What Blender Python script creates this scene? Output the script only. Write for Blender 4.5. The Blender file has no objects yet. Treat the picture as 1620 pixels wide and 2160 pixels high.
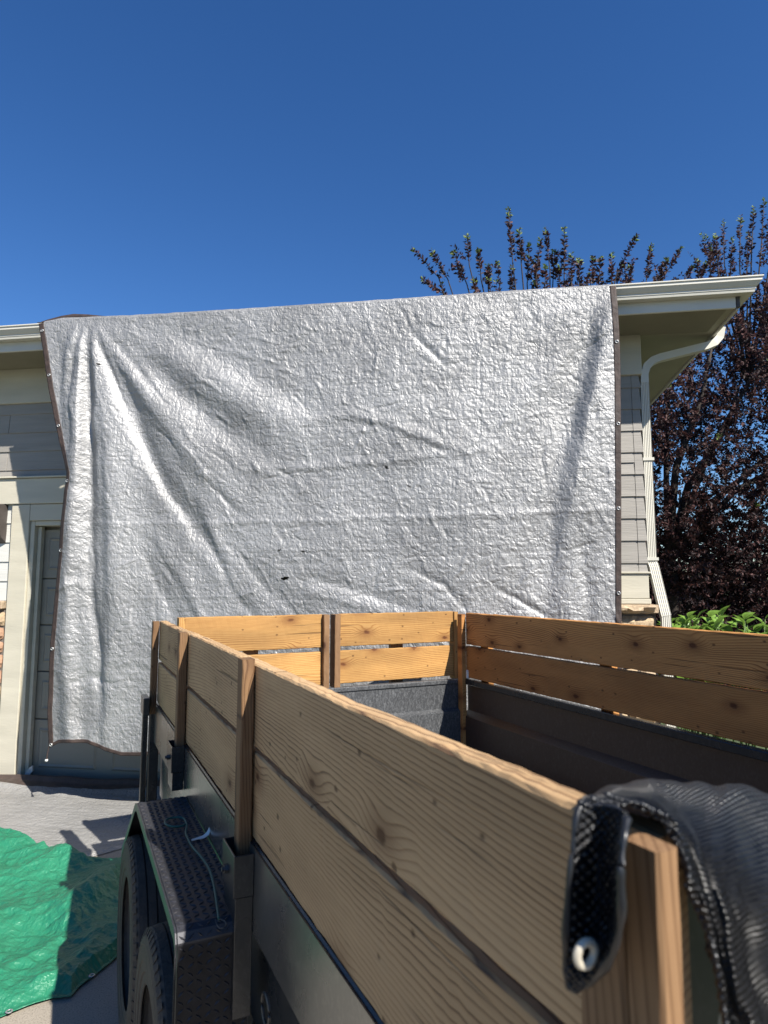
import bpy, bmesh, math, random
import numpy as np
from mathutils import Vector, Matrix, Euler

random.seed(7); rng = np.random.default_rng(11)
R_ = math.radians
scn = bpy.context.scene
COL = scn.collection

# ------------------------------------------------------------------ camera
FPX = 1380.0                      # focal length in photo pixels (photo 1620x2160)
PITCH = math.atan(148 / FPX)
CAMZ = 1.64
cam_d = bpy.data.cameras.new('camera')
cam = bpy.data.objects.new('camera', cam_d); COL.objects.link(cam)
cam.location = (0, 0, CAMZ)
cam.rotation_euler = (math.pi / 2 + PITCH, 0, 0)
cam_d.sensor_fit = 'VERTICAL'; cam_d.sensor_height = 24.0
cam_d.lens = 24.0 * FPX / 2160.0
cam_d.clip_start = 0.05; cam_d.clip_end = 2000
cam_d.dof.use_dof = True; cam_d.dof.focus_distance = 3.6; cam_d.dof.aperture_fstop = 4.5
scn.camera = cam
scn.render.resolution_x = 768; scn.render.resolution_y = 1024

# ------------------------------------------------------------------ sky and sun
SUN_EL = 43.5
SUN_TRAVEL = -39.8                # heading the light travels, degrees clockwise from +Y
w = bpy.data.worlds.new('World'); scn.world = w; w.use_nodes = True
wn = w.node_tree.nodes; wl = w.node_tree.links
bg = wn['Background']
sky = wn.new('ShaderNodeTexSky'); sky.sky_type = 'NISHITA'; sky.sun_disc = False
sky.sun_elevation = R_(SUN_EL); sky.sun_rotation = R_(SUN_TRAVEL + 180)
sky.altitude = 600; sky.air_density = 1.0; sky.dust_density = 0.0; sky.ozone_density = 4.2
hs = wn.new('ShaderNodeHueSaturation'); hs.inputs['Saturation'].default_value = 1.23; hs.inputs['Hue'].default_value = .508
wl.new(sky.outputs[0], hs.inputs['Color']); wl.new(hs.outputs[0], bg.inputs[0]); bg.inputs[1].default_value = 0.070
sd = bpy.data.lights.new('sun', 'SUN'); sd.energy = 5.0; sd.angle = R_(0.53); sd.color = (1.0, 0.955, 0.88)
sun = bpy.data.objects.new('sun', sd); COL.objects.link(sun)
_h = R_(SUN_TRAVEL); _e = R_(SUN_EL)
sdir = Vector((math.sin(_h) * math.cos(_e), math.cos(_h) * math.cos(_e), -math.sin(_e)))
sun.rotation_euler = sdir.to_track_quat('-Z', 'Y').to_euler(); sun.location = (4, -6, 9)
scn.view_settings.view_transform = 'Standard'; scn.view_settings.look = 'None'
scn.view_settings.gamma = 1.0; scn.view_settings.use_curve_mapping = False
scn.view_settings.exposure = 1.05

# ------------------------------------------------------------------ pixel geometry
CP = np.array([0, 0, CAMZ])
def ray(x, y):
    u = (x - 810) / FPX; v = (1080 - y) / FPX
    cp, sp = math.cos(PITCH), math.sin(PITCH)
    return np.array([u, cp - sp * v, sp + cp * v])
def at_z(x, y, z): d = ray(x, y); return CP + d * ((z - CAMZ) / d[2])
def at_depth(x, y, Y): d = ray(x, y); return CP + d * (Y / d[1])
_a = R_(8.94)
HR = np.array([math.cos(_a), -math.sin(_a), 0]); HN = np.array([-math.sin(_a), -math.cos(_a), 0])
_G = at_z(100, 1645, 0) + HN * .08
def on_wall(x, y, n):
    d = ray(x, y); return CP + d * (((_G + HN * n - CP) @ HN) / (d @ HN))
HK = on_wall(1355, 1000, 0); HK = np.array([HK[0], HK[1], 0.0])
def hp(x, y, n):                  # pixel -> (s along wall, z) on the plane n metres in front of the wall
    p = on_wall(x, y, n) - HK; return float(p @ HR), float(p[2])
def hw(s, n, z):                  # house coordinates -> world
    return HK + HR * s + HN * n + np.array([0, 0, z])
TH = R_(25.43)
TL = np.array([-math.sin(TH), math.cos(TH), 0]); TR = np.array([math.cos(TH), math.sin(TH), 0])

# ------------------------------------------------------------------ helpers
def tag(o, label=None, cat=None, group=None, kind=None):
    if label: o['label'] = label
    if cat: o['category'] = cat
    if group: o['group'] = group
    if kind: o['kind'] = kind
    return o
def empty(name, loc, rz=0):
    o = bpy.data.objects.new(name, None); COL.objects.link(o)
    o.location = loc; o.rotation_euler = (0, 0, rz); o.empty_display_size = .2
    return o
def link(name, me, mat=None, parent=None, smooth=False):
    o = bpy.data.objects.new(name, me); COL.objects.link(o)
    if mat is not None and not me.materials:
        for m in (mat if isinstance(mat, (list, tuple)) else [mat]): me.materials.append(m)
    if parent is not None: o.parent = parent
    if smooth: me.polygons.foreach_set('use_smooth', [True] * len(me.polygons))
    return o
class MB:
    def __init__(s): s.v = []; s.f = []
    def add(s, vs, fs):
        n = len(s.v); s.v += [tuple(map(float, q)) for q in vs]; s.f += [tuple(i + n for i in q) for q in fs]; return s
    def box(s, x0, x1, y0, y1, z0, z1):
        vs = [(x, y, z) for z in (z0, z1) for y in (y0, y1) for x in (x0, x1)]
        return s.add(vs, [(0, 2, 3, 1), (4, 5, 7, 6), (0, 1, 5, 4), (2, 6, 7, 3), (0, 4, 6, 2), (1, 3, 7, 5)])
    def prism(s, prof, axis, a, b):   # closed profile of 2D points extruded along an axis
        n = len(prof)
        def P(q, t):
            return {'x': (t, q[0], q[1]), 'y': (q[0], t, q[1]), 'z': (q[0], q[1], t)}[axis]
        vs = [P(q, a) for q in prof] + [P(q, b) for q in prof]
        fs = [(i, (i + 1) % n, n + (i + 1) % n, n + i) for i in range(n)] + [tuple(range(n))[::-1], tuple(range(n, 2 * n))]
        return s.add(vs, fs)
    def tube(s, pts, r, n=8, cap=True, sq=None):
        pts = [Vector(p) for p in pts]; rs = r if isinstance(r, (list, tuple)) else [r] * len(pts)
        vs = []; ref = Vector((0, 0, 1))
        for i, p in enumerate(pts):
            d = (pts[min(i + 1, len(pts) - 1)] - pts[max(i - 1, 0)]).normalized()
            up = ref if abs(d.dot(ref)) < .95 else Vector((0, 1, 0))
            a = d.cross(up).normalized(); b = a.cross(d).normalized()
            for k in range(n):
                t = 2 * math.pi * k / n
                vs.append(p + a * (math.cos(t) * rs[i]) + b * (math.sin(t) * rs[i]))
        fs = [(i * n + k, i * n + (k + 1) % n, (i + 1) * n + (k + 1) % n, (i + 1) * n + k) for i in range(len(pts) - 1) for k in range(n)]
        if cap: fs += [tuple(range(n))[::-1], tuple(range((len(pts) - 1) * n, len(pts) * n))]
        return s.add(vs, fs)
    def lathe(s, prof, n=40, axis='x', c=(0, 0, 0)):  # prof: (along axis, radius)
        m = len(prof); vs = []
        for k in range(n):
            t = 2 * math.pi * k / n; co, si = math.cos(t), math.sin(t)
            for a, r in prof:
                q = {'x': (a, r * co, r * si), 'y': (r * co, a, r * si), 'z': (r * co, r * si, a)}[axis]
                vs.append((q[0] + c[0], q[1] + c[1], q[2] + c[2]))
        fs = [(k * m + i, k * m + i + 1, ((k + 1) % n) * m + i + 1, ((k + 1) % n) * m + i) for k in range(n) for i in range(m - 1)]
        return s.add(vs, fs)
    def mesh(s, name):
        me = bpy.data.meshes.new(name); me.from_pydata(s.v, [], s.f); me.update()
        bm = bmesh.new(); bm.from_mesh(me); bmesh.ops.recalc_face_normals(bm, faces=bm.faces); bm.to_mesh(me); bm.free()
        return me
    def build(s, name, mat, parent=None, smooth=False, bevel=0, seg=1):
        o = link(name, s.mesh(name), mat, parent, smooth)
        if bevel:
            b = o.modifiers.new('bevel', 'BEVEL'); b.width = bevel; b.segments = seg; b.limit_method = 'ANGLE'
        return o
def grid_mesh(name, P, mask=None, uv=None):
    """P: (rows, cols, 3) -> quad mesh"""
    r, c = P.shape[:2]
    idx = np.arange(r * c).reshape(r, c)
    q = np.stack([idx[:-1, :-1], idx[:-1, 1:], idx[1:, 1:], idx[1:, :-1]], -1).reshape(-1, 4)
    if mask is not None: q = q[mask[:-1, :-1].reshape(-1)]
    me = bpy.data.meshes.new(name)
    me.vertices.add(r * c); me.vertices.foreach_set('co', P.reshape(-1).astype(np.float32))
    me.loops.add(len(q) * 4); me.loops.foreach_set('vertex_index', q.reshape(-1).astype(np.int32))
    me.polygons.add(len(q)); me.polygons.foreach_set('loop_start', np.arange(0, len(q) * 4, 4, dtype=np.int32))
    me.polygons.foreach_set('use_smooth', np.ones(len(q), dtype=bool))
    me.update(calc_edges=True); me.validate()
    if uv is not None:
        ul = me.uv_layers.new(name='uv'); U = uv.reshape(-1, 2)
        ul.data.foreach_set('uv', U[q.reshape(-1)].reshape(-1).astype(np.float32))
    return me
# numpy gradient noise
_perm = rng.permutation(4096)
_gx = rng.uniform(-1, 1, 4096); _gy = rng.uniform(-1, 1, 4096)
def gnoise(x, y, seed=0):
    xi = np.floor(x).astype(int); yi = np.floor(y).astype(int); fx = x - xi; fy = y - yi
    def g(i, j, dx, dy):
        h = _perm[(_perm[(i + seed * 131) & 4095] + j + seed * 17) & 4095]
        return _gx[h] * dx + _gy[h] * dy
    u = fx * fx * fx * (fx * (fx * 6 - 15) + 10); v = fy * fy * fy * (fy * (fy * 6 - 15) + 10)
    a = g(xi, yi, fx, fy); b = g(xi + 1, yi, fx - 1, fy); c = g(xi, yi + 1, fx, fy - 1); d = g(xi + 1, yi + 1, fx - 1, fy - 1)
    return (a * (1 - u) + b * u) * (1 - v) + (c * (1 - u) + d * u) * v
def ridged(x, y, seed=0, oct=3):
    o = 0; amp = 1.
    for k in range(oct):
        o = o + amp * (0.35 - np.abs(gnoise(x * 2 ** k, y * 2 ** k, seed + k))); amp *= .5
    return o
def fold_field(X, Y, pts, amp, wl, wr, amps=None):
    """height of a crease along a polyline; wl / wr are the widths on its left and right"""
    pts = np.array(pts, float); best = np.full(X.shape, 1e9); sg = np.zeros(X.shape); tt = np.zeros(X.shape)
    seg = np.linalg.norm(np.diff(pts, axis=0), axis=1); cum = np.concatenate([[0], np.cumsum(seg)]) / seg.sum()
    for i in range(len(pts) - 1):
        a, b = pts[i], pts[i + 1]; d = b - a; L2 = d @ d
        t = np.clip(((X - a[0]) * d[0] + (Y - a[1]) * d[1]) / L2, 0, 1)
        dx = X - a[0] - t * d[0]; dy = Y - a[1] - t * d[1]; dist = np.hypot(dx, dy)
        side = np.sign(dx * d[1] - dy * d[0])          # >0: to the right when the crease runs down the picture
        m = dist < best; best = np.where(m, dist, best); sg = np.where(m, side, sg)
        tt = np.where(m, cum[i] + t * (cum[i + 1] - cum[i]), tt)
    am = np.interp(tt, np.linspace(0, 1, len(amps)), amps) if amps else 1.0
    wd = np.where(sg > 0, wr, wl)
    return amp * am * np.exp(-(best / wd) ** 2)

# ------------------------------------------------------------------ materials
ALB = .75                         # overall reflectance level that goes with the exposure above
def sc(c): return tuple(v * ALB for v in c)
def new_mat(name):
    m = bpy.data.materials.new(name); m.use_nodes = True
    return m, m.node_tree.nodes, m.node_tree.links, m.node_tree.nodes['Principled BSDF']
def N(n, t, **k):
    o = n.new(t)
    for a, b in k.items(): setattr(o, a, b)
    return o
def ramp(n, stops):
    r = n.new('ShaderNodeValToRGB'); e = r.color_ramp.elements
    while len(e) < len(stops): e.new(.5)
    for q, (p, c) in zip(e, stops): q.position = p; q.color = (*c, 1) if len(c) == 3 else c
    return r
def math_n(n, l, op, a, b=None):
    m = n.new('ShaderNodeMath'); m.operation = op
    for i, v in enumerate((a, b)):
        if v is None: continue
        if isinstance(v, (int, float)): m.inputs[i].default_value = v
        else: l.new(v, m.inputs[i])
    return m.outputs[0]
def simple(name, col, rough=.6, metal=0, var=.12, scale=6, bump=0, bscale=60, spec=.5, stretch=(1, 1, 1), space='Object', rvar=.08):
    col = sc(col)
    m, n, l, b = new_mat(name)
    tc = N(n, 'ShaderNodeTexCoord'); mp = N(n, 'ShaderNodeMapping'); mp.inputs['Scale'].default_value = stretch
    l.new(tc.outputs[space], mp.inputs[0])
    nz = N(n, 'ShaderNodeTexNoise'); nz.inputs['Scale'].default_value = scale; nz.inputs['Detail'].default_value = 6
    l.new(mp.outputs[0], nz.inputs[0])
    lo = [c * (1 - var) for c in col]; hi = [min(1, c * (1 + var)) for c in col]
    r = ramp(n, [(.3, lo), (.7, hi)]); l.new(nz.outputs[0], r.inputs[0]); l.new(r.outputs[0], b.inputs['Base Color'])
    rr = N(n, 'ShaderNodeMapRange'); rr.inputs[3].default_value = max(.02, rough - rvar); rr.inputs[4].default_value = min(1, rough + rvar)
    l.new(nz.outputs[0], rr.inputs[0]); l.new(rr.outputs[0], b.inputs['Roughness'])
    b.inputs['Metallic'].default_value = metal; b.inputs['Specular IOR Level'].default_value = spec
    if bump:
        nb = N(n, 'ShaderNodeTexNoise'); nb.inputs['Scale'].default_value = bscale; nb.inputs['Detail'].default_value = 4
        l.new(mp.outputs[0], nb.inputs[0])
        bp = N(n, 'ShaderNodeBump'); bp.inputs['Strength'].default_value = 1; bp.inputs['Distance'].default_value = bump
        l.new(nb.outputs[0], bp.inputs['Height']); l.new(bp.outputs[0], b.inputs['Normal'])
    return m
def wood(name, light, mid, dark, grey=0.0, ringw=.0095, rough=.7):
    light, mid, dark = sc(light), sc(mid), sc(dark)
    m, n, l, b = new_mat(name)
    tc = N(n, 'ShaderNodeTexCoord'); oi = N(n, 'ShaderNodeObjectInfo')
    off = N(n, 'ShaderNodeCombineXYZ')
    for i, k in enumerate((61.3, .11, 29.7)): l.new(math_n(n, l, 'MULTIPLY', oi.outputs['Random'], k), off.inputs[i])
    ad = N(n, 'ShaderNodeVectorMath', operation='ADD'); l.new(tc.outputs['Object'], ad.inputs[0]); l.new(off.outputs[0], ad.inputs[1])
    sx = N(n, 'ShaderNodeSeparateXYZ'); l.new(tc.outputs['Object'], sx.inputs[0])
    def mapped(sc):
        mp = N(n, 'ShaderNodeMapping'); mp.inputs['Scale'].default_value = sc; l.new(ad.outputs[0], mp.inputs[0]); return mp.outputs[0]
    def noise(sc, detail=2, scale=1.0):
        z = N(n, 'ShaderNodeTexNoise'); z.inputs['Scale'].default_value = scale; z.inputs['Detail'].default_value = detail
        l.new(mapped(sc), z.inputs[0]); return z.outputs[0]
    # knots, scattered over the broad face
    sa = N(n, 'ShaderNodeSeparateXYZ'); l.new(ad.outputs[0], sa.inputs[0])
    def face2d(kx, kz):
        cx_ = N(n, 'ShaderNodeCombineXYZ'); l.new(math_n(n, l, 'MULTIPLY', sa.outputs[0], kx), cx_.inputs[0]); l.new(math_n(n, l, 'MULTIPLY', sa.outputs[2], kz), cx_.inputs[1]); return cx_.outputs[0]
    vo = N(n, 'ShaderNodeTexVoronoi'); vo.voronoi_dimensions = '2D'; vo.inputs['Scale'].default_value = 1; vo.inputs['Randomness'].default_value = .9
    l.new(face2d(3.4, 6.2), vo.inputs[0])
    keep = math_n(n, l, 'GREATER_THAN', N_sep(n, l, vo.outputs['Color']), .60)
    wob = noise((30, 5, 45), 3)
    dist = math_n(n, l, 'ADD', vo.outputs['Distance'], math_n(n, l, 'MULTIPLY', math_n(n, l, 'SUBTRACT', wob, .5), .10))
    kn = N(n, 'ShaderNodeMapRange'); kn.interpolation_type = 'SMOOTHSTEP'
    kn.inputs[1].default_value = .03; kn.inputs[2].default_value = .095; kn.inputs[3].default_value = 1; kn.inputs[4].default_value = 0
    l.new(dist, kn.inputs[0]); core = math_n(n, l, 'MULTIPLY', kn.outputs[0], keep)
    kb = N(n, 'ShaderNodeMapRange'); kb.interpolation_type = 'SMOOTHSTEP'
    kb.inputs[1].default_value = .04; kb.inputs[2].default_value = .42; kb.inputs[3].default_value = 1; kb.inputs[4].default_value = 0
    l.new(vo.outputs['Distance'], kb.inputs[0]); halo = math_n(n, l, 'MULTIPLY', kb.outputs[0], keep)
    vs2 = N(n, 'ShaderNodeTexVoronoi'); vs2.voronoi_dimensions = '2D'; vs2.inputs['Scale'].default_value = 1; l.new(face2d(9.0, 13.0), vs2.inputs[0])
    k2 = N(n, 'ShaderNodeMapRange'); k2.interpolation_type = 'SMOOTHSTEP'; k2.inputs[1].default_value = .02; k2.inputs[2].default_value = .10; k2.inputs[3].default_value = 1; k2.inputs[4].default_value = 0
    l.new(math_n(n, l, 'ADD', vs2.outputs['Distance'], math_n(n, l, 'MULTIPLY', math_n(n, l, 'SUBTRACT', wob, .5), .16)), k2.inputs[0])
    core2 = math_n(n, l, 'MULTIPLY', k2.outputs[0], math_n(n, l, 'GREATER_THAN', N_sep(n, l, vs2.outputs['Color']), .62))
    core = math_n(n, l, 'MAXIMUM', core, math_n(n, l, 'MULTIPLY', core2, .8))
    # growth rings
    big = noise((.45, 1, 2.4), 1); mid_n = noise((2.6, 6, 14), 3)
    r = math_n(n, l, 'ADD', math_n(n, l, 'MULTIPLY', sx.outputs[2], 1.0), math_n(n, l, 'MULTIPLY', sx.outputs[1], .8))
    r = math_n(n, l, 'ADD', r, math_n(n, l, 'MULTIPLY', big, .30))
    r = math_n(n, l, 'ADD', r, math_n(n, l, 'MULTIPLY', mid_n, .0035))
    r = math_n(n, l, 'ADD', r, math_n(n, l, 'MULTIPLY', halo, .022))
    ph = math_n(n, l, 'ADD', math_n(n, l, 'MULTIPLY', r, 1 / ringw), math_n(n, l, 'MULTIPLY', noise((.5, 9, 20), 1), 1.3))
    fr = math_n(n, l, 'FRACT', ph)
    rg = ramp(n, [(0, (.08, .08, .08)), (.55, (.22, .22, .22)), (.84, (.95, .95, .95)), (.97, (.1, .1, .1))]); l.new(fr, rg.inputs[0])
    ringmod = noise((1.1, 2, 9), 2)
    ring = math_n(n, l, 'MULTIPLY', rg.outputs[0], math_n(n, l, 'MULTIPLY', ringmod, 1.75))
    fib = noise((14, 260, 330), 3)
    cr = ramp(n, [(0.0, light), (.45, mid), (1.0, dark)])
    f = math_n(n, l, 'ADD', ring, math_n(n, l, 'MULTIPLY', math_n(n, l, 'SUBTRACT', fib, .5), .55)); l.new(f, cr.inputs[0])
    # blotches, weathering, knots
    bl = noise((1.6, 3, 6), 4)
    blr = ramp(n, [(.32, (.62, .60, .58)), (.62, (1.08, 1.06, 1.03))]); l.new(bl, blr.inputs[0])
    mx = N(n, 'ShaderNodeMix', data_type='RGBA', blend_type='MULTIPLY'); mx.inputs[0].default_value = .75
    l.new(cr.outputs[0], mx.inputs[6]); l.new(blr.outputs[0], mx.inputs[7])
    mg = N(n, 'ShaderNodeMix', data_type='RGBA'); mg.inputs[7].default_value = (.18, .155, .125, 1)
    l.new(math_n(n, l, 'MULTIPLY', bl, grey * 1.5), mg.inputs[0]); l.new(mx.outputs[2], mg.inputs[6])
    mk = N(n, 'ShaderNodeMix', data_type='RGBA'); mk.inputs[7].default_value = (dark[0] * .30, dark[1] * .24, dark[2] * .2, 1)
    l.new(math_n(n, l, 'MULTIPLY', core, .88), mk.inputs[0]); l.new(mg.outputs[2], mk.inputs[6])
    mh = N(n, 'ShaderNodeMix', data_type='RGBA'); mh.inputs[7].default_value = (dark[0] * .8, dark[1] * .62, dark[2] * .5, 1)
    l.new(math_n(n, l, 'MULTIPLY', math_n(n, l, 'POWER', halo, 2.0), .5), mh.inputs[0]); l.new(mk.outputs[2], mh.inputs[6])
    # dark checks
    ck = noise((1.3, 30, 60), 2); ckr = ramp(n, [(.66, (0, 0, 0)), (.70, (1, 1, 1))]); l.new(ck, ckr.inputs[0])
    mc = N(n, 'ShaderNodeMix', data_type='RGBA'); mc.inputs[7].default_value = (dark[0] * .25, dark[1] * .22, dark[2] * .2, 1)
    l.new(math_n(n, l, 'MULTIPLY', ckr.outputs[0], .6), mc.inputs[0]); l.new(mh.outputs[2], mc.inputs[6])
    tone = math_n(n, l, 'ADD', math_n(n, l, 'MULTIPLY', oi.outputs['Random'], .34), .80)
    tc_ = N(n, 'ShaderNodeCombineColor')
    for q_, pw in enumerate((1.0, 1.06, 1.15)): l.new(math_n(n, l, 'POWER', tone, pw), tc_.inputs[q_])
    mt = N(n, 'ShaderNodeMix', data_type='RGBA', blend_type='MULTIPLY'); mt.inputs[0].default_value = 1; l.new(mc.outputs[2], mt.inputs[6]); l.new(tc_.outputs[0], mt.inputs[7])
    l.new(mt.outputs[2], b.inputs['Base Color'])
    b.inputs['Roughness'].default_value = rough; b.inputs['Specular IOR Level'].default_value = .3
    bp = N(n, 'ShaderNodeBump'); bp.inputs['Strength'].default_value = .9; bp.inputs['Distance'].default_value = .0010
    hgt = math_n(n, l, 'SUBTRACT', math_n(n, l, 'MULTIPLY', fib, .8), math_n(n, l, 'ADD', math_n(n, l, 'MULTIPLY', ring, .22), math_n(n, l, 'ADD', math_n(n, l, 'MULTIPLY', core, .6), ckr.outputs[0])))
    l.new(hgt, bp.inputs['Height']); l.new(bp.outputs[0], b.inputs['Normal'])
    return m
def N_sep(n, l, col):
    s = n.new('ShaderNodeSeparateColor'); l.new(col, s.inputs[0]); return s.outputs[0]
def tarp_mat(name, col, metal, rough, weave=.004, wstr=.00003, crk=.004, crk_scale=26, trans=0.0, dirt=.12, facets=False):
    col = sc(col)
    m, n, l, b = new_mat(name)
    uv = N(n, 'ShaderNodeUVMap'); uv.uv_map = 'uv'          # metres on the sheet
    nz = N(n, 'ShaderNodeTexNoise'); nz.inputs['Scale'].default_value = 2.2; nz.inputs['Detail'].default_value = 7; l.new(uv.outputs[0], nz.inputs[0])
    lo = [c * (1 - dirt) for c in col]; r = ramp(n, [(.35, lo), (.62, col)]); l.new(nz.outputs[0], r.inputs[0]); l.new(r.outputs[0], b.inputs['Base Color'])
    b.inputs['Metallic'].default_value = metal
    nr = N(n, 'ShaderNodeTexNoise'); nr.inputs['Scale'].default_value = 14; nr.inputs['Detail'].default_value = 4; l.new(uv.outputs[0], nr.inputs[0])
    rr = N(n, 'ShaderNodeMapRange'); rr.inputs[3].default_value = rough - .1; rr.inputs[4].default_value = rough + .12; l.new(nr.outputs[0], rr.inputs[0]); l.new(rr.outputs[0], b.inputs['Roughness'])
    # fine crackle + tape weave
    n1 = N(n, 'ShaderNodeTexNoise'); n1.inputs['Scale'].default_value = crk_scale; n1.inputs['Detail'].default_value = 5; n1.inputs['Roughness'].default_value = .62; n1.inputs['Distortion'].default_value = .9
    l.new(uv.outputs[0], n1.inputs[0])
    rd = math_n(n, l, 'ABSOLUTE', math_n(n, l, 'SUBTRACT', n1.outputs[0], .5))
    sp = N(n, 'ShaderNodeSeparateXYZ'); l.new(uv.outputs[0], sp.inputs[0])
    wu = math_n(n, l, 'SINE', math_n(n, l, 'MULTIPLY', sp.outputs[0], 2 * math.pi / weave)); wv = math_n(n, l, 'SINE', math_n(n, l, 'MULTIPLY', sp.outputs[1], 2 * math.pi / weave))
    hh = math_n(n, l, 'ADD', math_n(n, l, 'MULTIPLY', rd, crk * -2), math_n(n, l, 'MULTIPLY', math_n(n, l, 'MULTIPLY', wu, wv), wstr))
    if facets:                                             # reinforcing threads of the weave
        for ax_ in (0, 1):
            sn = math_n(n, l, 'POWER', math_n(n, l, 'ABSOLUTE', math_n(n, l, 'SINE', math_n(n, l, 'MULTIPLY', sp.outputs[ax_], math.pi / .030))), 14)
            hh = math_n(n, l, 'ADD', hh, math_n(n, l, 'MULTIPLY', sn, .00038))
    if facets:                                             # crumpled-film facets, sharp at their borders
        dn = N(n, 'ShaderNodeTexNoise'); dn.inputs['Scale'].default_value = 9; dn.inputs['Detail'].default_value = 3; l.new(uv.outputs[0], dn.inputs[0])
        dm = N(n, 'ShaderNodeVectorMath', operation='SCALE'); dm.inputs['Scale'].default_value = .10; l.new(dn.outputs['Color'], dm.inputs[0])
        dv_ = N(n, 'ShaderNodeVectorMath', operation='ADD'); l.new(uv.outputs[0], dv_.inputs[0]); l.new(dm.outputs[0], dv_.inputs[1])
        for sc_, am, st in ((12, .0032, (1, .5, 1)), (27, .0040, (.55, 1, 1)), (52, .0038, (1, .7, 1))):
            mp = N(n, 'ShaderNodeMapping'); mp.inputs['Scale'].default_value = st; mp.inputs['Rotation'].default_value = (0, 0, sc_ * .021); l.new(dv_.outputs[0], mp.inputs[0])
            vo = N(n, 'ShaderNodeTexVoronoi'); vo.inputs['Scale'].default_value = sc_; l.new(mp.outputs[0], vo.inputs[0])
            hh = math_n(n, l, 'ADD', hh, math_n(n, l, 'MULTIPLY', vo.outputs['Distance'], am))
    bp = N(n, 'ShaderNodeBump'); bp.inputs['Strength'].default_value = 1; bp.inputs['Distance'].default_value = 1
    l.new(hh, bp.inputs['Height']); l.new(bp.outputs[0], b.inputs['Normal'])
    if trans: b.inputs['Transmission Weight'].default_value = 0
    return m

M = {}
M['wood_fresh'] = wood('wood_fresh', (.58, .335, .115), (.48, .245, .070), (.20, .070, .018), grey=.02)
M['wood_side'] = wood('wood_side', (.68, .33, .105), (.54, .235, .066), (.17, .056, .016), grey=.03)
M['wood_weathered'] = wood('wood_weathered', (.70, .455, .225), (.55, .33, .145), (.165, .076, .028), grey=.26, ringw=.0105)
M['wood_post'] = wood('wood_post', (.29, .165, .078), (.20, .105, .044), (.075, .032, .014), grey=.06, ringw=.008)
M['silver'] = tarp_mat('silver_tarp', (.41, .405, .40), .36, .49, crk=.0030, crk_scale=40, dirt=.28, facets=True)
M['hem'] = simple('brown_hem', (.046, .028, .022), .7, 0, .35, 30, .002, 120)
M['green'] = tarp_mat('green_tarp', (.024, .225, .12), .06, .42, crk=.006, crk_scale=16, facets=True)
M['sheet'] = tarp_mat('ground_sheet', (.40, .39, .37), .2, .42, crk=.008, crk_scale=18, facets=True)
M['brownside'] = simple('brown_side', (.07, .05, .042), .55, 0, .3, 18, .002, 60)
def concrete():
    m, n, l, b = new_mat('concrete')
    tc = N(n, 'ShaderNodeTexCoord')
    n1 = N(n, 'ShaderNodeTexNoise'); n1.inputs['Scale'].default_value = 1.7; n1.inputs['Detail'].default_value = 8; l.new(tc.outputs['Object'], n1.inputs[0])
    n2 = N(n, 'ShaderNodeTexNoise'); n2.inputs['Scale'].default_value = 160; n2.inputs['Detail'].default_value = 3; l.new(tc.outputs['Object'], n2.inputs[0])
    r1 = ramp(n, [(.3, (.235, .205, .165)), (.7, (.305, .268, .218))]); l.new(n1.outputs[0], r1.inputs[0])
    r2 = ramp(n, [(.3, (.5, .48, .46)), (.5, (1, 1, 1)), (.72, (1.15, 1.13, 1.1))]); l.new(n2.outputs[0], r2.inputs[0])
    mx = N(n, 'ShaderNodeMix', data_type='RGBA', blend_type='MULTIPLY'); mx.inputs[0].default_value = .8
    l.new(r1.outputs[0], mx.inputs[6]); l.new(r2.outputs[0], mx.inputs[7]); l.new(mx.outputs[2], b.inputs['Base Color'])
    b.inputs['Roughness'].default_value = .85
    bp = N(n, 'ShaderNodeBump'); bp.inputs['Distance'].default_value = .002; bp.inputs['Strength'].default_value = .8; l.new(n2.outputs[0], bp.inputs['Height']); l.new(bp.outputs[0], b.inputs['Normal'])
    return m
M['concrete'] = concrete()
M['lawn'] = simple('lawn_soil', (.06, .085, .03), .9, 0, .4, 2.5, .02, 30)
M['dark_ground'] = simple('dark_ground', (.055, .054, .052), .9, 0, .3, 12, .004, 120)  # for the unseen dark ground added behind the camera
M['siding'] = simple('siding_grey', (.345, .32, .285), .62, 0, .14, 5, .0022, 26, stretch=(.25, 1, 3.2))
M['cream'] = simple('cream_trim', (.60, .555, .44), .5, 0, .09, 5, .0012, 40, stretch=(.4, 1, 2))
M['whiteside'] = simple('white_siding', (.68, .665, .61), .55, 0, .05, 5, .0018, 30, stretch=(.3, 1, 3))
M['soffit'] = simple('soffit_board', (.36, .335, .25), .6, 0, .08, 3, .0006, 200)
M['gutter'] = simple('gutter_aluminium', (.70, .67, .58), .35, 0, .05, 4)
M['brownpaint'] = simple('brown_paint', (.075, .062, .055), .55, 0, .2, 8)
M['door'] = simple('garage_door_paint', (.29, .265, .215), .45, 0, .05, 4, .0006, 60, stretch=(.3, 1, 3))
M['stone_tan'] = simple('stone_tan', (.46, .34, .21), .88, 0, .28, 14, .012, 28)
M['stone_red'] = simple('stone_red', (.40, .235, .145), .88, 0, .32, 12, .012, 26)
M['stone_buff'] = simple('stone_buff', (.47, .355, .235), .88, 0, .25, 12, .012, 26)
M['mortar'] = simple('mortar', (.20, .165, .135), .95, 0, .2, 20, .004, 80)
M['shingle'] = simple('shingle', (.10, .09, .085), .9, 0, .4, 25, .006, 90)
M['foundation'] = simple('wall_core', (.22, .21, .20), .9)
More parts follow.
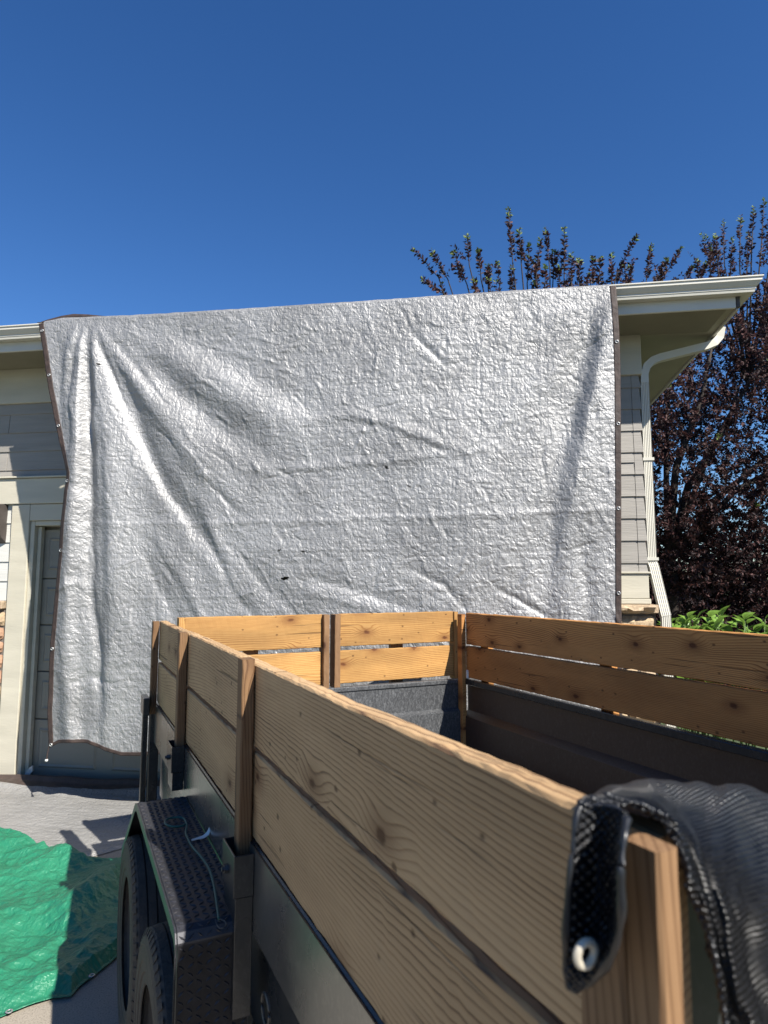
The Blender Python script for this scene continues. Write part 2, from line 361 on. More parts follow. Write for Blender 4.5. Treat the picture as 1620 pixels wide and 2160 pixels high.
def steel(name, base, scuff, rough, amount, metal=0.0):
    m, n, l, b = new_mat(name)
    tc = N(n, 'ShaderNodeTexCoord'); mp = N(n, 'ShaderNodeMapping'); mp.inputs['Scale'].default_value = (30, 22, 14); mp.inputs['Rotation'].default_value = (.3, .5, .5)
    l.new(tc.outputs['Object'], mp.inputs[0])
    n1 = N(n, 'ShaderNodeTexNoise'); n1.inputs['Scale'].default_value = 3; n1.inputs['Detail'].default_value = 9; n1.inputs['Roughness'].default_value = .72; n1.inputs['Distortion'].default_value = 1.2; l.new(mp.outputs[0], n1.inputs[0])
    r = ramp(n, [(.5 - amount, base), (.62, [(a + c) / 2 for a, c in zip(base, scuff)]), (.8, scuff)]); l.new(n1.outputs[0], r.inputs[0]); l.new(r.outputs[0], b.inputs['Base Color'])
    n2 = N(n, 'ShaderNodeTexNoise'); n2.inputs['Scale'].default_value = 5; n2.inputs['Detail'].default_value = 6; l.new(tc.outputs['Object'], n2.inputs[0])
    rr = N(n, 'ShaderNodeMapRange'); rr.inputs[3].default_value = rough - .08; rr.inputs[4].default_value = rough + .16; l.new(n2.outputs[0], rr.inputs[0]); l.new(rr.outputs[0], b.inputs['Roughness'])
    b.inputs['Metallic'].default_value = metal; b.inputs['Specular IOR Level'].default_value = .6
    bp = N(n, 'ShaderNodeBump'); bp.inputs['Distance'].default_value = .0015; bp.inputs['Strength'].default_value = .35; l.new(n2.outputs[0], bp.inputs['Height']); l.new(bp.outputs[0], b.inputs['Normal'])
    return m
M['steel'] = steel('black_enamel', (.028, .030, .031), (.06, .06, .06), .24, .02, .35)
M['bed'] = steel('scuffed_bed', (.050, .052, .055), (.20, .205, .21), .36, .04, .2)
M['plate'] = steel('side_plate', (.20, .21, .21), (.30, .30, .30), .24, .02, .85)
M['sidesteel'] = steel('black_enamel_brown_bounce', (.042, .025, .017), (.075, .06, .05), .34, .02)  # brown in the base colour stands for light reflected from the boards
M['tread'] = simple('tread_plate', (.045, .045, .052), .42, .3, .3, 30)
M['rubber'] = simple('tyre_rubber', (.062, .050, .039), .78, 0, .35, 18, .003, 70)
M['rim'] = simple('wheel_rim', (.075, .066, .055), .7, .0, .15, 8)
M['bolt'] = simple('bolt_steel', (.10, .10, .10), .4, .7, .2, 30)
M['cord'] = simple('cord_green', (.015, .115, .085), .5, 0, .2, 40, .001, 300)
M['whiteplastic'] = simple('white_plastic', (.80, .80, .76), .45)
M['brass'] = simple('grommet_brass', (.70, .63, .50), .5, .25, .15, 40)
M['alu'] = simple('grommet_aluminium', (.55, .55, .54), .35, .7, .1, 40)
M['bark'] = simple('bark', (.045, .034, .028), .9, 0, .4, 20, .01, 40)
M['hose'] = simple('paper_scrap', (.6, .58, .54), .7)
def leaf(name, col, rough=.62, tr=.25):
    col = sc(col)
    m, n, l, b = new_mat(name)
    g = N(n, 'ShaderNodeTexCoord'); nz = N(n, 'ShaderNodeTexNoise'); nz.inputs['Scale'].default_value = 2.3; l.new(g.outputs['Object'], nz.inputs[0])
    r = ramp(n, [(.3, [c * .65 for c in col]), (.7, [c * 1.3 for c in col])]); l.new(nz.outputs[0], r.inputs[0]); l.new(r.outputs[0], b.inputs['Base Color'])
    b.inputs['Roughness'].default_value = rough; b.inputs['Specular IOR Level'].default_value = .3
    tb = N(n, 'ShaderNodeBsdfTranslucent'); l.new(r.outputs[0], tb.inputs[0]); mx = N(n, 'ShaderNodeMixShader'); mx.inputs[0].default_value = tr
    l.new(b.outputs[0], mx.inputs[1]); l.new(tb.outputs[0], mx.inputs[2]); l.new(mx.outputs[0], n['Material Output'].inputs[0])
    return m
M['leaf_purple'] = leaf('leaf_purple', (.100, .045, .042))
M['leaf_dark'] = leaf('leaf_dark', (.040, .026, .028))
M['leaf_tip'] = leaf('leaf_tip', (.20, .27, .06))
M['leaf_green'] = leaf('leaf_green', (.20, .34, .06), .35, .35)
M['stem_green'] = simple('stem_green', (.10, .17, .04), .6)
def meshcloth():
    m, n, l, b = new_mat('black_mesh')
    uv = N(n, 'ShaderNodeUVMap'); uv.uv_map = 'uv'; sp = N(n, 'ShaderNodeSeparateXYZ'); l.new(uv.outputs[0], sp.inputs[0])
    wu = math_n(n, l, 'SINE', math_n(n, l, 'MULTIPLY', sp.outputs[0], 2 * math.pi / .0095)); wv = math_n(n, l, 'SINE', math_n(n, l, 'MULTIPLY', sp.outputs[1], 2 * math.pi / .0090))
    nz = N(n, 'ShaderNodeTexNoise'); nz.inputs['Scale'].default_value = 90; nz.inputs['Detail'].default_value = 4; l.new(uv.outputs[0], nz.inputs[0])
    r = ramp(n, [(.35, (.005, .0053, .006)), (.75, (.020, .021, .024))]); l.new(nz.outputs[0], r.inputs[0]); l.new(r.outputs[0], b.inputs['Base Color'])
    b.inputs['Roughness'].default_value = .34
    hh = math_n(n, l, 'ADD', math_n(n, l, 'MULTIPLY', math_n(n, l, 'MULTIPLY', wu, wv), .0022), math_n(n, l, 'MULTIPLY', nz.outputs[0], .003))
    bp = N(n, 'ShaderNodeBump'); bp.inputs['Distance'].default_value = 1; l.new(hh, bp.inputs['Height']); l.new(bp.outputs[0], b.inputs['Normal'])
    return m
M['mesh'] = meshcloth()

# ================================================================== GROUND
g = MB(); S = 400
g.add([(-S, -S, -.03), (S, -S, -.03), (S, S, -.03), (-S, S, -.03)], [(0, 1, 2, 3)])
tag(g.build('ground', M['lawn']), kind='structure')
al = MB(); al.add([(-60, -12, -.02), (60, -12, -.02), (60, -1.1, -.02), (-60, -1.1, -.02)], [(0, 1, 2, 3)])  # unseen dark ground added behind the camera to cut bounce light
tag(al.build('added_dark_ground', M['dark_ground']), kind='structure')
drv = empty('driveway', (0, 0, 0), -_a); tag(drv, kind='structure')
hx = float(HK @ HR); hy = float(-(HK @ HN))
for i, (x0, x1) in enumerate(((-8.2, -5.0), (-5.0, -2.05), (-2.05, .95))):
    for j, (y0, y1) in enumerate(((hy - 1.55, hy + .10), (hy - 4.0, hy - 1.55), (hy - 6.2, hy - 4.0))):
        s = MB(); s.box(hx + x0 + .005, hx + x1 - .005, y0 + .005, y1 - .005, -.12, 0)
        s.build('concrete_slab', M['concrete'], drv, bevel=.004)

# ================================================================== HOUSE
house = empty('house', HK, -_a)
tag(house, 'single-storey garage with grey lap siding, cream trim and stone veneer behind the hanging tarp', 'house')
# local axes: x along the wall to the right (0 = corner), y inwards (-y towards the camera), z up
DL, DR, DT = -4.985, -2.30, 2.11          # garage door opening
WL = -8.0
c = MB(); c.box(WL, DL - .02, .02, .2, 0, 3.5).box(DL - .02, DR + .02, .02, .2, DT + .02, 3.5).box(DR + .02, 0 - .02, .02, .2, 0, 3.5)
c.box(-.2, -.02, .2, 5.8, 0, 3.5).box(WL, -.2, 5.6, 5.8, 0, 3.5)
wall = c.build('wall', M['foundation'], house)
EXP = .166
def lap_board(x0, x1, z0, z1, mat, name='siding_board'):
    m = MB(); m.prism([(.016, z0), (-.014, z0), (-.003, z1 + .012), (.016, z1 + .012)], 'x', x0, x1)
    return m.build(name, mat, wall, bevel=.0015)
ztop = 3.107 + EXP
k = 0
while True:
    z1 = ztop - k * EXP; z0 = z1 - EXP; k += 1
    if z1 < 1.72: break
    zb = max(z0, 1.70); zt = min(z1, 3.20)
    splits = [-3.9, -1.7] if k % 2 else [-5.3, -2.9]
    xl = WL if z1 > 2.60 else DR + .16
    zb2 = max(zb, 2.532) if xl == WL else zb
    if xl == WL and z0 < 2.53: pass
    edges = [xl] + [q for q in splits if xl < q < -.1] + [-.0545]
    for a, b_ in zip(edges[:-1], edges[1:]): lap_board(a + .002, b_ - .002, zb2, zt, M['siding'])
    if xl == WL and z0 < 2.532:
        lap_board(DR + .16, -.0565, zb, 2.53, M['siding'])
    cc = MB()                             # folded corner cap at the end of each course
    cc.add([(-.056, .016, zb - .002), (-.056, -.0168, zb - .002), (.012, -.0168, zb - .002), (.012, .016, zb - .002), (-.056, .016, zt + .006), (-.056, -.0058, zt + .006), (-.002, -.0058, zt + .006), (-.002, .016, zt + .006)], [(0, 1, 2, 3), (4, 7, 6, 5), (0, 4, 5, 1), (1, 5, 6, 2), (2, 6, 7, 3), (3, 7, 4, 0)])
    cc.build('corner_cap', M['siding'], wall, bevel=.002)
# white siding left of the door
z = 1.482; kk = 0
while z < 2.30:
    lap_board(WL, -5.225, z, min(z + EXP, 2.305), M['whiteside']); z += EXP
# trims
def trim(name, x0, x1, y0, y1, z0, z1, mat='cream', bev=.003, par=None):
    m = MB(); m.box(x0, x1, y0, y1, z0, z1); return m.build(name, M[mat], par or house, bevel=bev)
trim('frieze_board', WL, .022, -.028, .012, 3.205, 3.515)
trim('frieze_board', .004, .030, .014, 5.8, 3.205, 3.515)
trim('trim_band', WL, DR + .16, -.045, .015, 2.31, 2.53)
trim('trim_cap', WL, DR + .165, -.065, .012, 2.533, 2.548)
trim('door_casing', -5.205, -5.035, -.032, .012, .02, 2.306)
trim('door_casing', DR + .03, DR + .17, -.032, .012, .02, 2.306)
trim('door_casing', -5.033, DR + .028, -.030, .012, DT + .055, 2.306)
trim('door_jamb', -5.033, -4.993, -.012, .12, .01, DT + .053)
trim('door_jamb', DR - .012, DR + .028, -.012, .12, .01, DT + .053)
trim('door_jamb', -4.991, DR - .014, -.012, .12, DT + .012, DT + .053)
trim('door_stop', -4.991, -4.958, .03, .075, .012, DT + .008)
trim('water_table', DR + .175, .006, -.032, .012, 1.522, 1.700)
trim('drip_cap', DR + .175, .020, -.045, .012, 1.702, 1.716)
trim('water_table', DR + .175, .014, -.045, .012, 1.482, 1.519)
br = MB(); br.prism([(-.005, 2.305), (-.24, 2.305), (-.24, 2.24), (-.07, 2.02), (-.005, 1.97)], 'x', -5.36, -5.262)
br.build('bracket', M['brownpaint'], house, bevel=.004)
# garage door
gd = empty('garage_door', (0, 0, 0)); gd.parent = house
gm = MB(); gm.box(DL - .015, DR + .012, .125, .15, .0, DT + .05); 
gd0 = gm.build('door_backing', M['door'], gd)
zs = [.022, .49, .885, 1.275, 1.67, 2.10]
for i in range(5):
    m = MB(); m.box(DL - .003, DR, .085, .122, zs[i] + .004, zs[i + 1] - .004); m.build('door_section', M['door'], gd, bevel=.004)
    npan = 4; wdt = (DR - DL) / npan
    for j in range(npan):
        a = DL + j * wdt + .07; b_ = DL + (j + 1) * wdt - .07
        za, zb = zs[i] + .075, zs[i + 1] - .075
        m = MB()
        o_ = [(a, za), (b_, za), (b_, zb), (a, zb)]; i_ = [(a + .03, za + .03), (b_ - .03, za + .03), (b_ - .03, zb - .03), (a + .03, zb - .03)]
        vs = [(x, .0845, zz) for x, zz in o_] + [(x, .076, zz) for x, zz in [((p[0] * .5 + q[0] * .5), (p[1] * .5 + q[1] * .5)) for p, q in zip(o_, i_)]] + [(x, .0835, zz) for x, zz in i_]
        m.add(vs, [(q, (q + 1) % 4, 4 + (q + 1) % 4, 4 + q) for q in range(4)] + [(4 + q, 4 + (q + 1) % 4, 8 + (q + 1) % 4, 8 + q) for q in range(4)] + [(8, 9, 10, 11)])
        m.build('door_panel', M['door'], gd)
m = MB(); m.box(DL, DR, .08, .125, .002, .021); m.build('bottom_seal', M['brownpaint'], gd)
# stone veneer
def stone_mesh(w_, h_, seed):
    r = random.Random(seed); nx = max(3, int(w_ / .035)); nz_ = max(3, int(h_ / .035)); vs = []; fs = []
    for j in range(nz_ + 1):
        for i in range(nx + 1):
            u = i / nx; v = j / nz_; e = min(min(u, 1 - u) * w_, min(v, 1 - v) * h_)
            d = .012 + min(1, e / .02) * (.028 + r.uniform(0, .022))
            rx = r.uniform(-.004, .004); rz = r.uniform(-.005, .005)
            corner = .012 if (i in (0, nx) and j in (0, nz_)) else 0
            vs.append(((u - .5) * (w_ - corner) + rx, -d, (v - .5) * (h_ - corner) + rz))
    for j in range(nz_):
        for i in range(nx):
            q = j * (nx + 1) + i; fs.append((q, q + 1, q + nx + 2, q + nx + 1))
    ring = [i for i in range(nx + 1)] + [(j) * (nx + 1) + nx for j in range(1, nz_ + 1)] + [nz_ * (nx + 1) + i for i in range(nx - 1, -1, -1)] + [j * (nx + 1) for j in range(nz_ - 1, 0, -1)]
    n0 = len(vs)
    for q in ring: vs.append((vs[q][0], 0, vs[q][2]))
    L = len(ring)
    for i in range(L): fs.append((ring[(i + 1) % L], ring[i], n0 + i, n0 + (i + 1) % L))
    m = MB(); m.add(vs, fs); return m
def stones(x0, x1, zt, mats, seed, wr):
    r = random.Random(seed)
    m = MB(); m.box(x0, x1, -.012, .012, 0.0, zt); v = m.build('stone_veneer', M['mortar'], house)
    z = .012; row = 0
    while z < zt - .05:
        h_ = r.uniform(.105, .15)
        if zt - (z + h_) < .07: h_ = zt - z - .006
        x = x0 - (r.uniform(0, .05) if False else 0)
        while x < x1 - .03:
            w_ = r.uniform(*wr)
            if x1 - (x + w_) < .09: w_ = x1 - x
            o = stone_mesh(w_ - .016, h_ - .016, r.random()).build('stone', M[r.choice(mats)], v)
            o.location = (x + w_ / 2, -.010, z + h_ / 2); x += w_
        z += h_; row += 1
    return v
stones(-.02 - 2.10, .050, 1.408, ['stone_tan', 'stone_buff', 'stone_tan'], 3, (.14, .34))
stones(-6.6, -5.215, 1.405, ['stone_red', 'stone_buff', 'stone_red', 'stone_tan'], 9, (.15, .36))
def capstone(x0, x1, z0, z1, seed):
    x = x0
    r = random.Random(seed)
    while x < x1 - .05:
        w_ = r.uniform(.5, .8); 
        if x1 - (x + w_) < .25: w_ = x1 - x
        m = stone_mesh(w_ - .008, z1 - z0, r.random()); o = m.build('stone_cap', M['stone_buff'], house)
        for q in o.data.vertices: q.co.y *= 2.2
        o.location = (x + w_ / 2, .006, (z0 + z1) / 2)
        t = MB(); t.box(x + .004, x + w_ - .004, -.07, .01, z0 + .004, z1 - .002); t.build('stone_cap', M['stone_buff'], house, bevel=.006)
        x += w_
capstone(DR + .18, .062, 1.412, 1.480, 2)
capstone(-6.6, -5.215, 1.410, 1.480, 5)
# eaves
OV, OVS = .45, .560
sf = MB(); sf.box(WL, OVS, -OV, .0, 3.518, 3.535).box(.0, OVS, .002, 6.2, 3.518, 3.535)
soffit = sf.build('soffit', M['soffit'], house)
gv = MB()
for q in range(26):                      # fine bead lines of the vented soffit sheet
    y = -OV + .05 + q * .0155; gv.box(WL, OVS - .05, y, y + .004, 3.515, 3.5178)
gv.build('soffit_bead', M['soffit'], soffit)
trim('fascia', WL, OVS - .012, -OV - .022, -OV - .002, 3.500, 3.660, 'gutter')
trim('fascia', OVS + .002, OVS + .022, -OV + .03, 6.2, 3.500, 3.660, 'gutter')
trim('fascia_gap_shade', OVS - .010, OVS + .016, -OV - .020, -OV + .012, 3.507, 3.60, 'brownpaint')  # dark block standing in for the shaded gap at the fascia corner
gp = [(0, 3.580), (-.062, 3.580), (-.066, 3.596), (-.070, 3.600), (-.070, 3.612), (-.078, 3.618), (-.094, 3.640), (-.100, 3.646), (-.100, 3.663), (-.108, 3.668), (-.108, 3.676), (-.098, 3.676), (-.094, 3.668), (-.086, 3.648), (-.066, 3.616), (-.058, 3.588), (-.004, 3.586), (-.004, 3.662), (0, 3.662)]
def gutter_run(name, along_x):
    m = MB()
    if along_x:
        y0 = -OV - .0235; m.prism([(y0 + p[0], p[1]) for p in gp], 'x', WL, OVS + .022)
        # mitred end: stretch the outer points of the end ring so the profile runs out to the corner
        n_ = len(gp)
        for i in range(n_): v = m.v[n_ + i]; m.v[n_ + i] = (OVS + .024 - gp[i][0], v[1], v[2])
    else:
        x0 = OVS + .0235; m.prism([(x0 - p[0], p[1]) for p in gp], 'y', -OV, 6.2)
        n_ = len(gp)
        for i in range(n_): v = m.v[i]; m.v[i] = (v[0], -OV - .020 + gp[i][0], v[2])
    return m.build(name, M['gutter'], house)
gutter_run('gutter', True); gutter_run('gutter', False)
rf = MB(); ez = 3.664; pit = .27; rx0, rx1, ry0, ry1 = WL, OVS + .03, -OV - .03, 6.2
d_ = 3.3
rf.add([(rx0, ry0, ez), (rx1, ry0, ez), (rx1, ry1, ez), (rx0, ry1, ez), (rx0, ry0 + d_, ez + d_ * pit), (rx1 - d_, ry0 + d_, ez + d_ * pit),
        (rx0, ry0, ez - .02), (rx1, ry0, ez - .02), (rx1, ry1, ez - .02), (rx0, ry1, ez - .02)],
       [(0, 1, 5, 4), (1, 2, 5), (2, 3, 4, 5), (3, 0, 4), (6, 9, 8, 7), (0, 6, 7, 1), (1, 7, 8, 2), (2, 8, 9, 3), (3, 9, 6, 0)])
rf.build('roof', M['shingle'], house)
# downspout: ribbed rectangular pipe swept along straight runs with elbows
def downspout_run(m, pts, wx, wy, ax):
    prof = []
    nr = 5
    for i in range(nr * 2 + 1):
        prof.append((-wx / 2 + wx * i / (nr * 2), -wy / 2 - (.0 if i % 2 else .004)))
    prof += [(wx / 2, wy / 2), (-wx / 2, wy / 2)]
    n_ = len(prof); vs = []; pts = [Vector(p) for p in pts]
    for i, p in enumerate(pts):
        d = (pts[min(i + 1, len(pts) - 1)] - pts[max(i - 1, 0)]).normalized(); a = Vector(ax).normalized(); a = (a - d * a.dot(d)).normalized(); b_ = d.cross(a).normalized()
        if b_.y < 0 and abs(b_.y) > .2: b_ = -b_
        if abs(b_.y) <= .2 and b_.z > 0: b_ = -b_
        for q in prof: vs.append(p + a * q[0] + b_ * q[1])
    fs = [(i * n_ + k_, i * n_ + (k_ + 1) % n_, (i + 1) * n_ + (k_ + 1) % n_, (i + 1) * n_ + k_) for i in range(len(pts) - 1) for k_ in range(n_)]
    fs += [tuple(range(n_))[::-1], tuple(range((len(pts) - 1) * n_, len(pts) * n_))]
    m.add(vs, fs)
ds = MB()
downspout_run(ds, [(.050, .045, 3.18), (.050, .045, 1.752)], .060, .050, (1, 0, 0))
dso = ds.build('downspout', M['gutter'], house)
ds = MB(); downspout_run(ds, [(.050, .040, 1.775), (.058, .030, 1.745), (.100, -.045, 1.425), (.106, -.050, 1.395)], .068, .056, (1, 0, 0)); ds.build('elbow', M['gutter'], dso)
ds = MB(); downspout_run(ds, [(.106, -.050, 1.41), (.106, -.050, .06)], .062, .050, (1, 0, 0)); ds.build('lower_pipe', M['gutter'], dso)
ds = MB(); downspout_run(ds, [(.052, .045, 3.15), (.053, .045, 3.22), (.075, .047, 3.285), (.12, .05, 3.325), (.17, .052, 3.345), (.52, .09, 3.43), (.585, .095, 3.455), (.625, .10, 3.50), (.640, .10, 3.578)], .064, .052, (0, 1, .0)); ds.build('elbow', M['gutter'], dso)
for zz in (1.80, 2.55):
    st = MB(); st.box(.012, .092, .010, .078, zz, zz + .022); st.build('strap', M['gutter'], dso)

# ================================================================== SILVER TARP
TN = .60
LE = [(82, 683), (92, 740), (103, 820), (116, 885), (129, 940), (147, 1000), (143, 1035), (136, 1100), (126, 1200), (116, 1300), (107, 1400), (102, 1500), (104, 1578)]
RE = [(1299, 603), (1304, 700), (1308, 800), (1309, 1000), (1310, 1313), (1311, 1600)]
TE = [(82, 683), (130, 674), (180, 672), (260, 669), (500, 655), (800, 636), (1100, 615), (1299, 603)]
BE = [(104, 1578), (125, 1567), (155, 1563), (190, 1566), (225, 1580), (262, 1592), (300, 1592), (345, 1588), (500, 1585), (900, 1610), (1311, 1640)]
def curve(pts, key, n=TN):
    q = np.array([hp(x, y, n) for x, y in pts]); o = np.argsort(q[:, key]); return q[o]
le = curve(LE, 1); re = curve(RE, 1); te = curve(TE, 0); be = curve(BE, 0)
def tarp_points(U, V):
    """U,V arrays 0..1 -> s,z on the plane of the tarp (V=0 at the gutter)"""
    z = 3.66 + (.42 - 3.66) * V
    s = 0
    for _ in range(3):
        sl = np.interp(z, le[:, 1], le[:, 0]); sr = np.interp(z, re[:, 1], re[:, 0])
        s = sl + (sr - sl) * U
        zt = np.interp(s, te[:, 0], te[:, 1]); zb = np.interp(s, be[:, 0], be[:, 1])
        z = zt + (zb - zt) * V
    return s, z
HNv, HRv = HN, HR
def sz_to_px(s, z):
    P = HK + HR * s[..., None] + HN * TN; P = P + np.array([0, 0, 1.]) * z[..., None] - CP
    cp, sp = math.cos(PITCH), math.sin(PITCH)
    dep = P[..., 1] * cp + P[..., 2] * sp; up = -P[..., 1] * sp + P[..., 2] * cp
    return 810 + FPX * P[..., 0] / dep, 1080 - FPX * up / dep
FOLDS = [  # polyline, height (m), width left, width right (photo px), height along it
    ([(183, 690), (189, 900), (192, 1100), (194, 1250), (206, 1335), (214, 1420), (212, 1575)], -.042, 13, 11, (.3, 1, 1, 1, .8, .4)),
    ([(172, 690), (163, 850), (160, 1000), (154, 1150), (148, 1300), (150, 1450), (156, 1575)], .06, 20, 16, (.3, .9, 1, .9, .8, .9)),
    ([(120, 700), (128, 850), (142, 990)], -.02, 20, 20, (.5, 1, .6)),
    ([(203, 690), (222, 850), (236, 1000), (243, 1150), (243, 1300), (232, 1450), (205, 1575)], .062, 20, 44, (.3, .9, 1, 1, .7, .4)),
    ([(198, 690), (275, 870), (332, 1000), (392, 1090), (430, 1160)], -.055, 12, 22, (.3, 1, 1, .7, .1)),
    ([(212, 690), (330, 860), (425, 985), (505, 1065)], .045, 20, 46, (.3, 1, .8, .1)),
    ([(226, 688), (390, 840), (500, 920), (640, 1000)], -.035, 26, 34, (.3, 1, .8, .1)),
    ([(240, 686), (430, 800), (560, 870), (700, 930)], .032, 34, 44, (.3, 1, .8, .1)),
    ([(300, 684), (480, 760), (620, 850), (760, 890)], -.018, 26, 34, (.2, 1, .8, .1)),
    ([(440, 1020), (470, 1052), (505, 1085)], -.016, 5, 9, (.3, 1, .3)),
    ([(385, 1060), (420, 1120), (470, 1190), (520, 1280)], -.022, 12, 22, (.3, 1, .8, .4)),
    ([(420, 1050), (460, 1150), (500, 1240), (560, 1300)], .018, 9, 20, (.3, 1, .8, .4)),
    ([(330, 1120), (390, 1230), (440, 1330)], .020, 10, 24, (.3, 1, .6)),
    ([(300, 1150), (360, 1290), (390, 1400)], -.018, 12, 20, (.3, 1, .6)),
    ([(470, 1130), (560, 1240), (640, 1300)], -.014, 12, 22, (.3, 1, .6)),
    ([(870, 708), (905, 738), (942, 772)], -.014, 4, 7, (.4, 1, .4)),
    ([(640, 885), (760, 880), (850, 905), (930, 935), (1000, 957)], .012, 8, 14, (.3, 1, 1, 1, .2)),
    ([(520, 992), (760, 978), (1000, 955)], .009, 7, 10, (.3, 1, .4)),
    ([(640, 1228), (720, 1235), (800, 1262), (900, 1300)], -.010, 9, 16, (.5, 1, 1, .6)),
    ([(650, 1250), (760, 1275), (860, 1320)], .010, 10, 16, (.5, 1, .6)),
    ([(1040, 1232), (1100, 1272), (1170, 1312)], -.014, 5, 8, (.4, 1, .8)),
    ([(860, 1200), (930, 1230), (975, 1280)], -.012, 5, 9, (.4, 1, .5)),
    ([(180, 1106), (600, 1100), (1000, 1085), (1300, 1075)], .006, 9, 5, (.6, 1, 1, .8)),
    ([(180, 1165), (700, 1160), (1300, 1140)], .0018, 3, 3, (1, 1, 1)),
    ([(700, 640), (705, 900), (700, 1300)], .0012, 2.2, 2.2, (1, 1, 1)),
    ([(945, 625), (948, 900), (950, 1300)], .0012, 2.2, 2.2, (1, 1, 1)),
    ([(335, 690), (338, 1000), (342, 1400)], .0012, 2.2, 2.2, (.4, 1, 1)),
    ([(572, 650), (574, 1000), (574, 1300)], .0012, 2.2, 2.2, (1, 1, 1)),
    ([(1288, 606), (1268, 740), (1242, 880), (1212, 1040), (1196, 1150), (1190, 1280)], .044, 22, 55, (.4, 1, 1, .7, .45, .3)),
    ([(1276, 612), (1238, 760), (1203, 890), (1168, 1040), (1158, 1150), (1150, 1290)], -.030, 42, 22, (.1, .8, 1, .8, .6, .4)),
    ([(1120, 1130), (1090, 1220), (1060, 1310)], -.015, 24, 18, (.3, 1, .6)),
    ([(1225, 1120), (1235, 1220), (1240, 1310)], -.018, 14, 18, (.3, 1, .8)),
    ([(1260, 640), (1180, 760), (1090, 860), (980, 930)], .012, 22, 26, (.2, 1, .7, .1)),
    ([(1270, 640), (1215, 760), (1140, 880)], -.012, 16, 20, (.2, 1, .3)),
    ([(176, 690), (172, 800), (170, 950), (168, 1050)], .018, 5, 6, (.6, 1, .8, .2)),
    ([(196, 690), (204, 800), (210, 950), (214, 1100)], .020, 6, 8, (.6, 1, .8, .2)),
    ([(160, 690), (140, 760), (133, 850)], .018, 6, 8, (.6, 1, .3)),
    ([(168, 690), (152, 790), (148, 950)], -.018, 6, 7, (.6, 1, .3)),
    ([(206, 690), (250, 800), (285, 900), (310, 980)], .016, 6, 9, (.5, 1, .8, .2)),
    ([(218, 690), (300, 790), (380, 880)], -.014, 7, 9, (.5, 1, .2)),
    ([(112, 1010), (150, 1020), (185, 1030)], -.01, 12, 12, (1, 1, .5)),
    ([(135, 1245), (170, 1232), (190, 1245)], .012, 7, 10, (.6, 1, .4)),
    ([(160, 1440), (195, 1425), (240, 1440)], -.012, 7, 9, (.4, 1, .4)),
]
CREASES = []
_rc = random.Random(77)
for _k in range(380):
    x0, y0 = _rc.uniform(110, 1300), _rc.uniform(640, 1420)
    if x0 < 620 and _rc.random() < .75: an = math.atan2(y0 - 640, x0 - 170) + _rc.gauss(0, .22)      # drawn towards the gathered corner
    elif x0 > 1050 and _rc.random() < .6: an = math.atan2(y0 - 560, x0 - 1330) + _rc.gauss(0, .25)
    else: an = _rc.choice([.1, 1.45, 1.2, .75, -.2, 2.2]) + _rc.gauss(0, .3)
    L_ = _rc.uniform(25, 120); b_ = _rc.gauss(0, .18)
    p0 = (x0 - math.cos(an) * L_ / 2, y0 - math.sin(an) * L_ / 2); p2 = (x0 + math.cos(an + b_) * L_ / 2, y0 + math.sin(an + b_) * L_ / 2)
    if p0[1] > p2[1]: p0, p2 = p2, p0
    CREASES.append(([p0, (x0, y0), p2], _rc.choice([-1, 1, 1]) * _rc.uniform(.002, .0058), _rc.uniform(2.4, 4.2), _rc.uniform(2.8, 7)))
for _y in (742, 818, 905, 1190, 1255, 1345, 1430): FOLDS.append(([(120, _y + 12), (600, _y), (1300, _y - 32)], _rc.choice([-1, 1]) * .0022, 2.2, 3.5, (.3, 1, .6, 1, .5)))
for _x in (265, 410, 470, 640, 770, 830, 890, 1010, 1075, 1140): FOLDS.append(([(_x, 640), (_x + 3, 1000), (_x, 1500)], _rc.choice([-1, 1]) * .0020, 2.2, 3.5, (.4, 1, .5, 1, .4)))
def round_line(p, n=12):
    p = np.array(p, float); t = np.linspace(0, len(p) - 1, n); out = []
    for u in t:
        k = min(int(u), len(p) - 2); f = u - k; p0, p1, p2, p3 = p[max(k - 1, 0)], p[k], p[k + 1], p[min(k + 2, len(p) - 1)]
        out.append(tuple(.5 * (2 * p1 + (p2 - p0) * f + (2 * p0 - 5 * p1 + 4 * p2 - p3) * f * f + (3 * p1 - p0 - 3 * p2 + p3) * f ** 3)))
    return out
FOLDS = [(round_line(f[0]) if abs(f[1]) >= .028 else f[0], f[1] * .82) + tuple(f[2:]) for f in FOLDS]
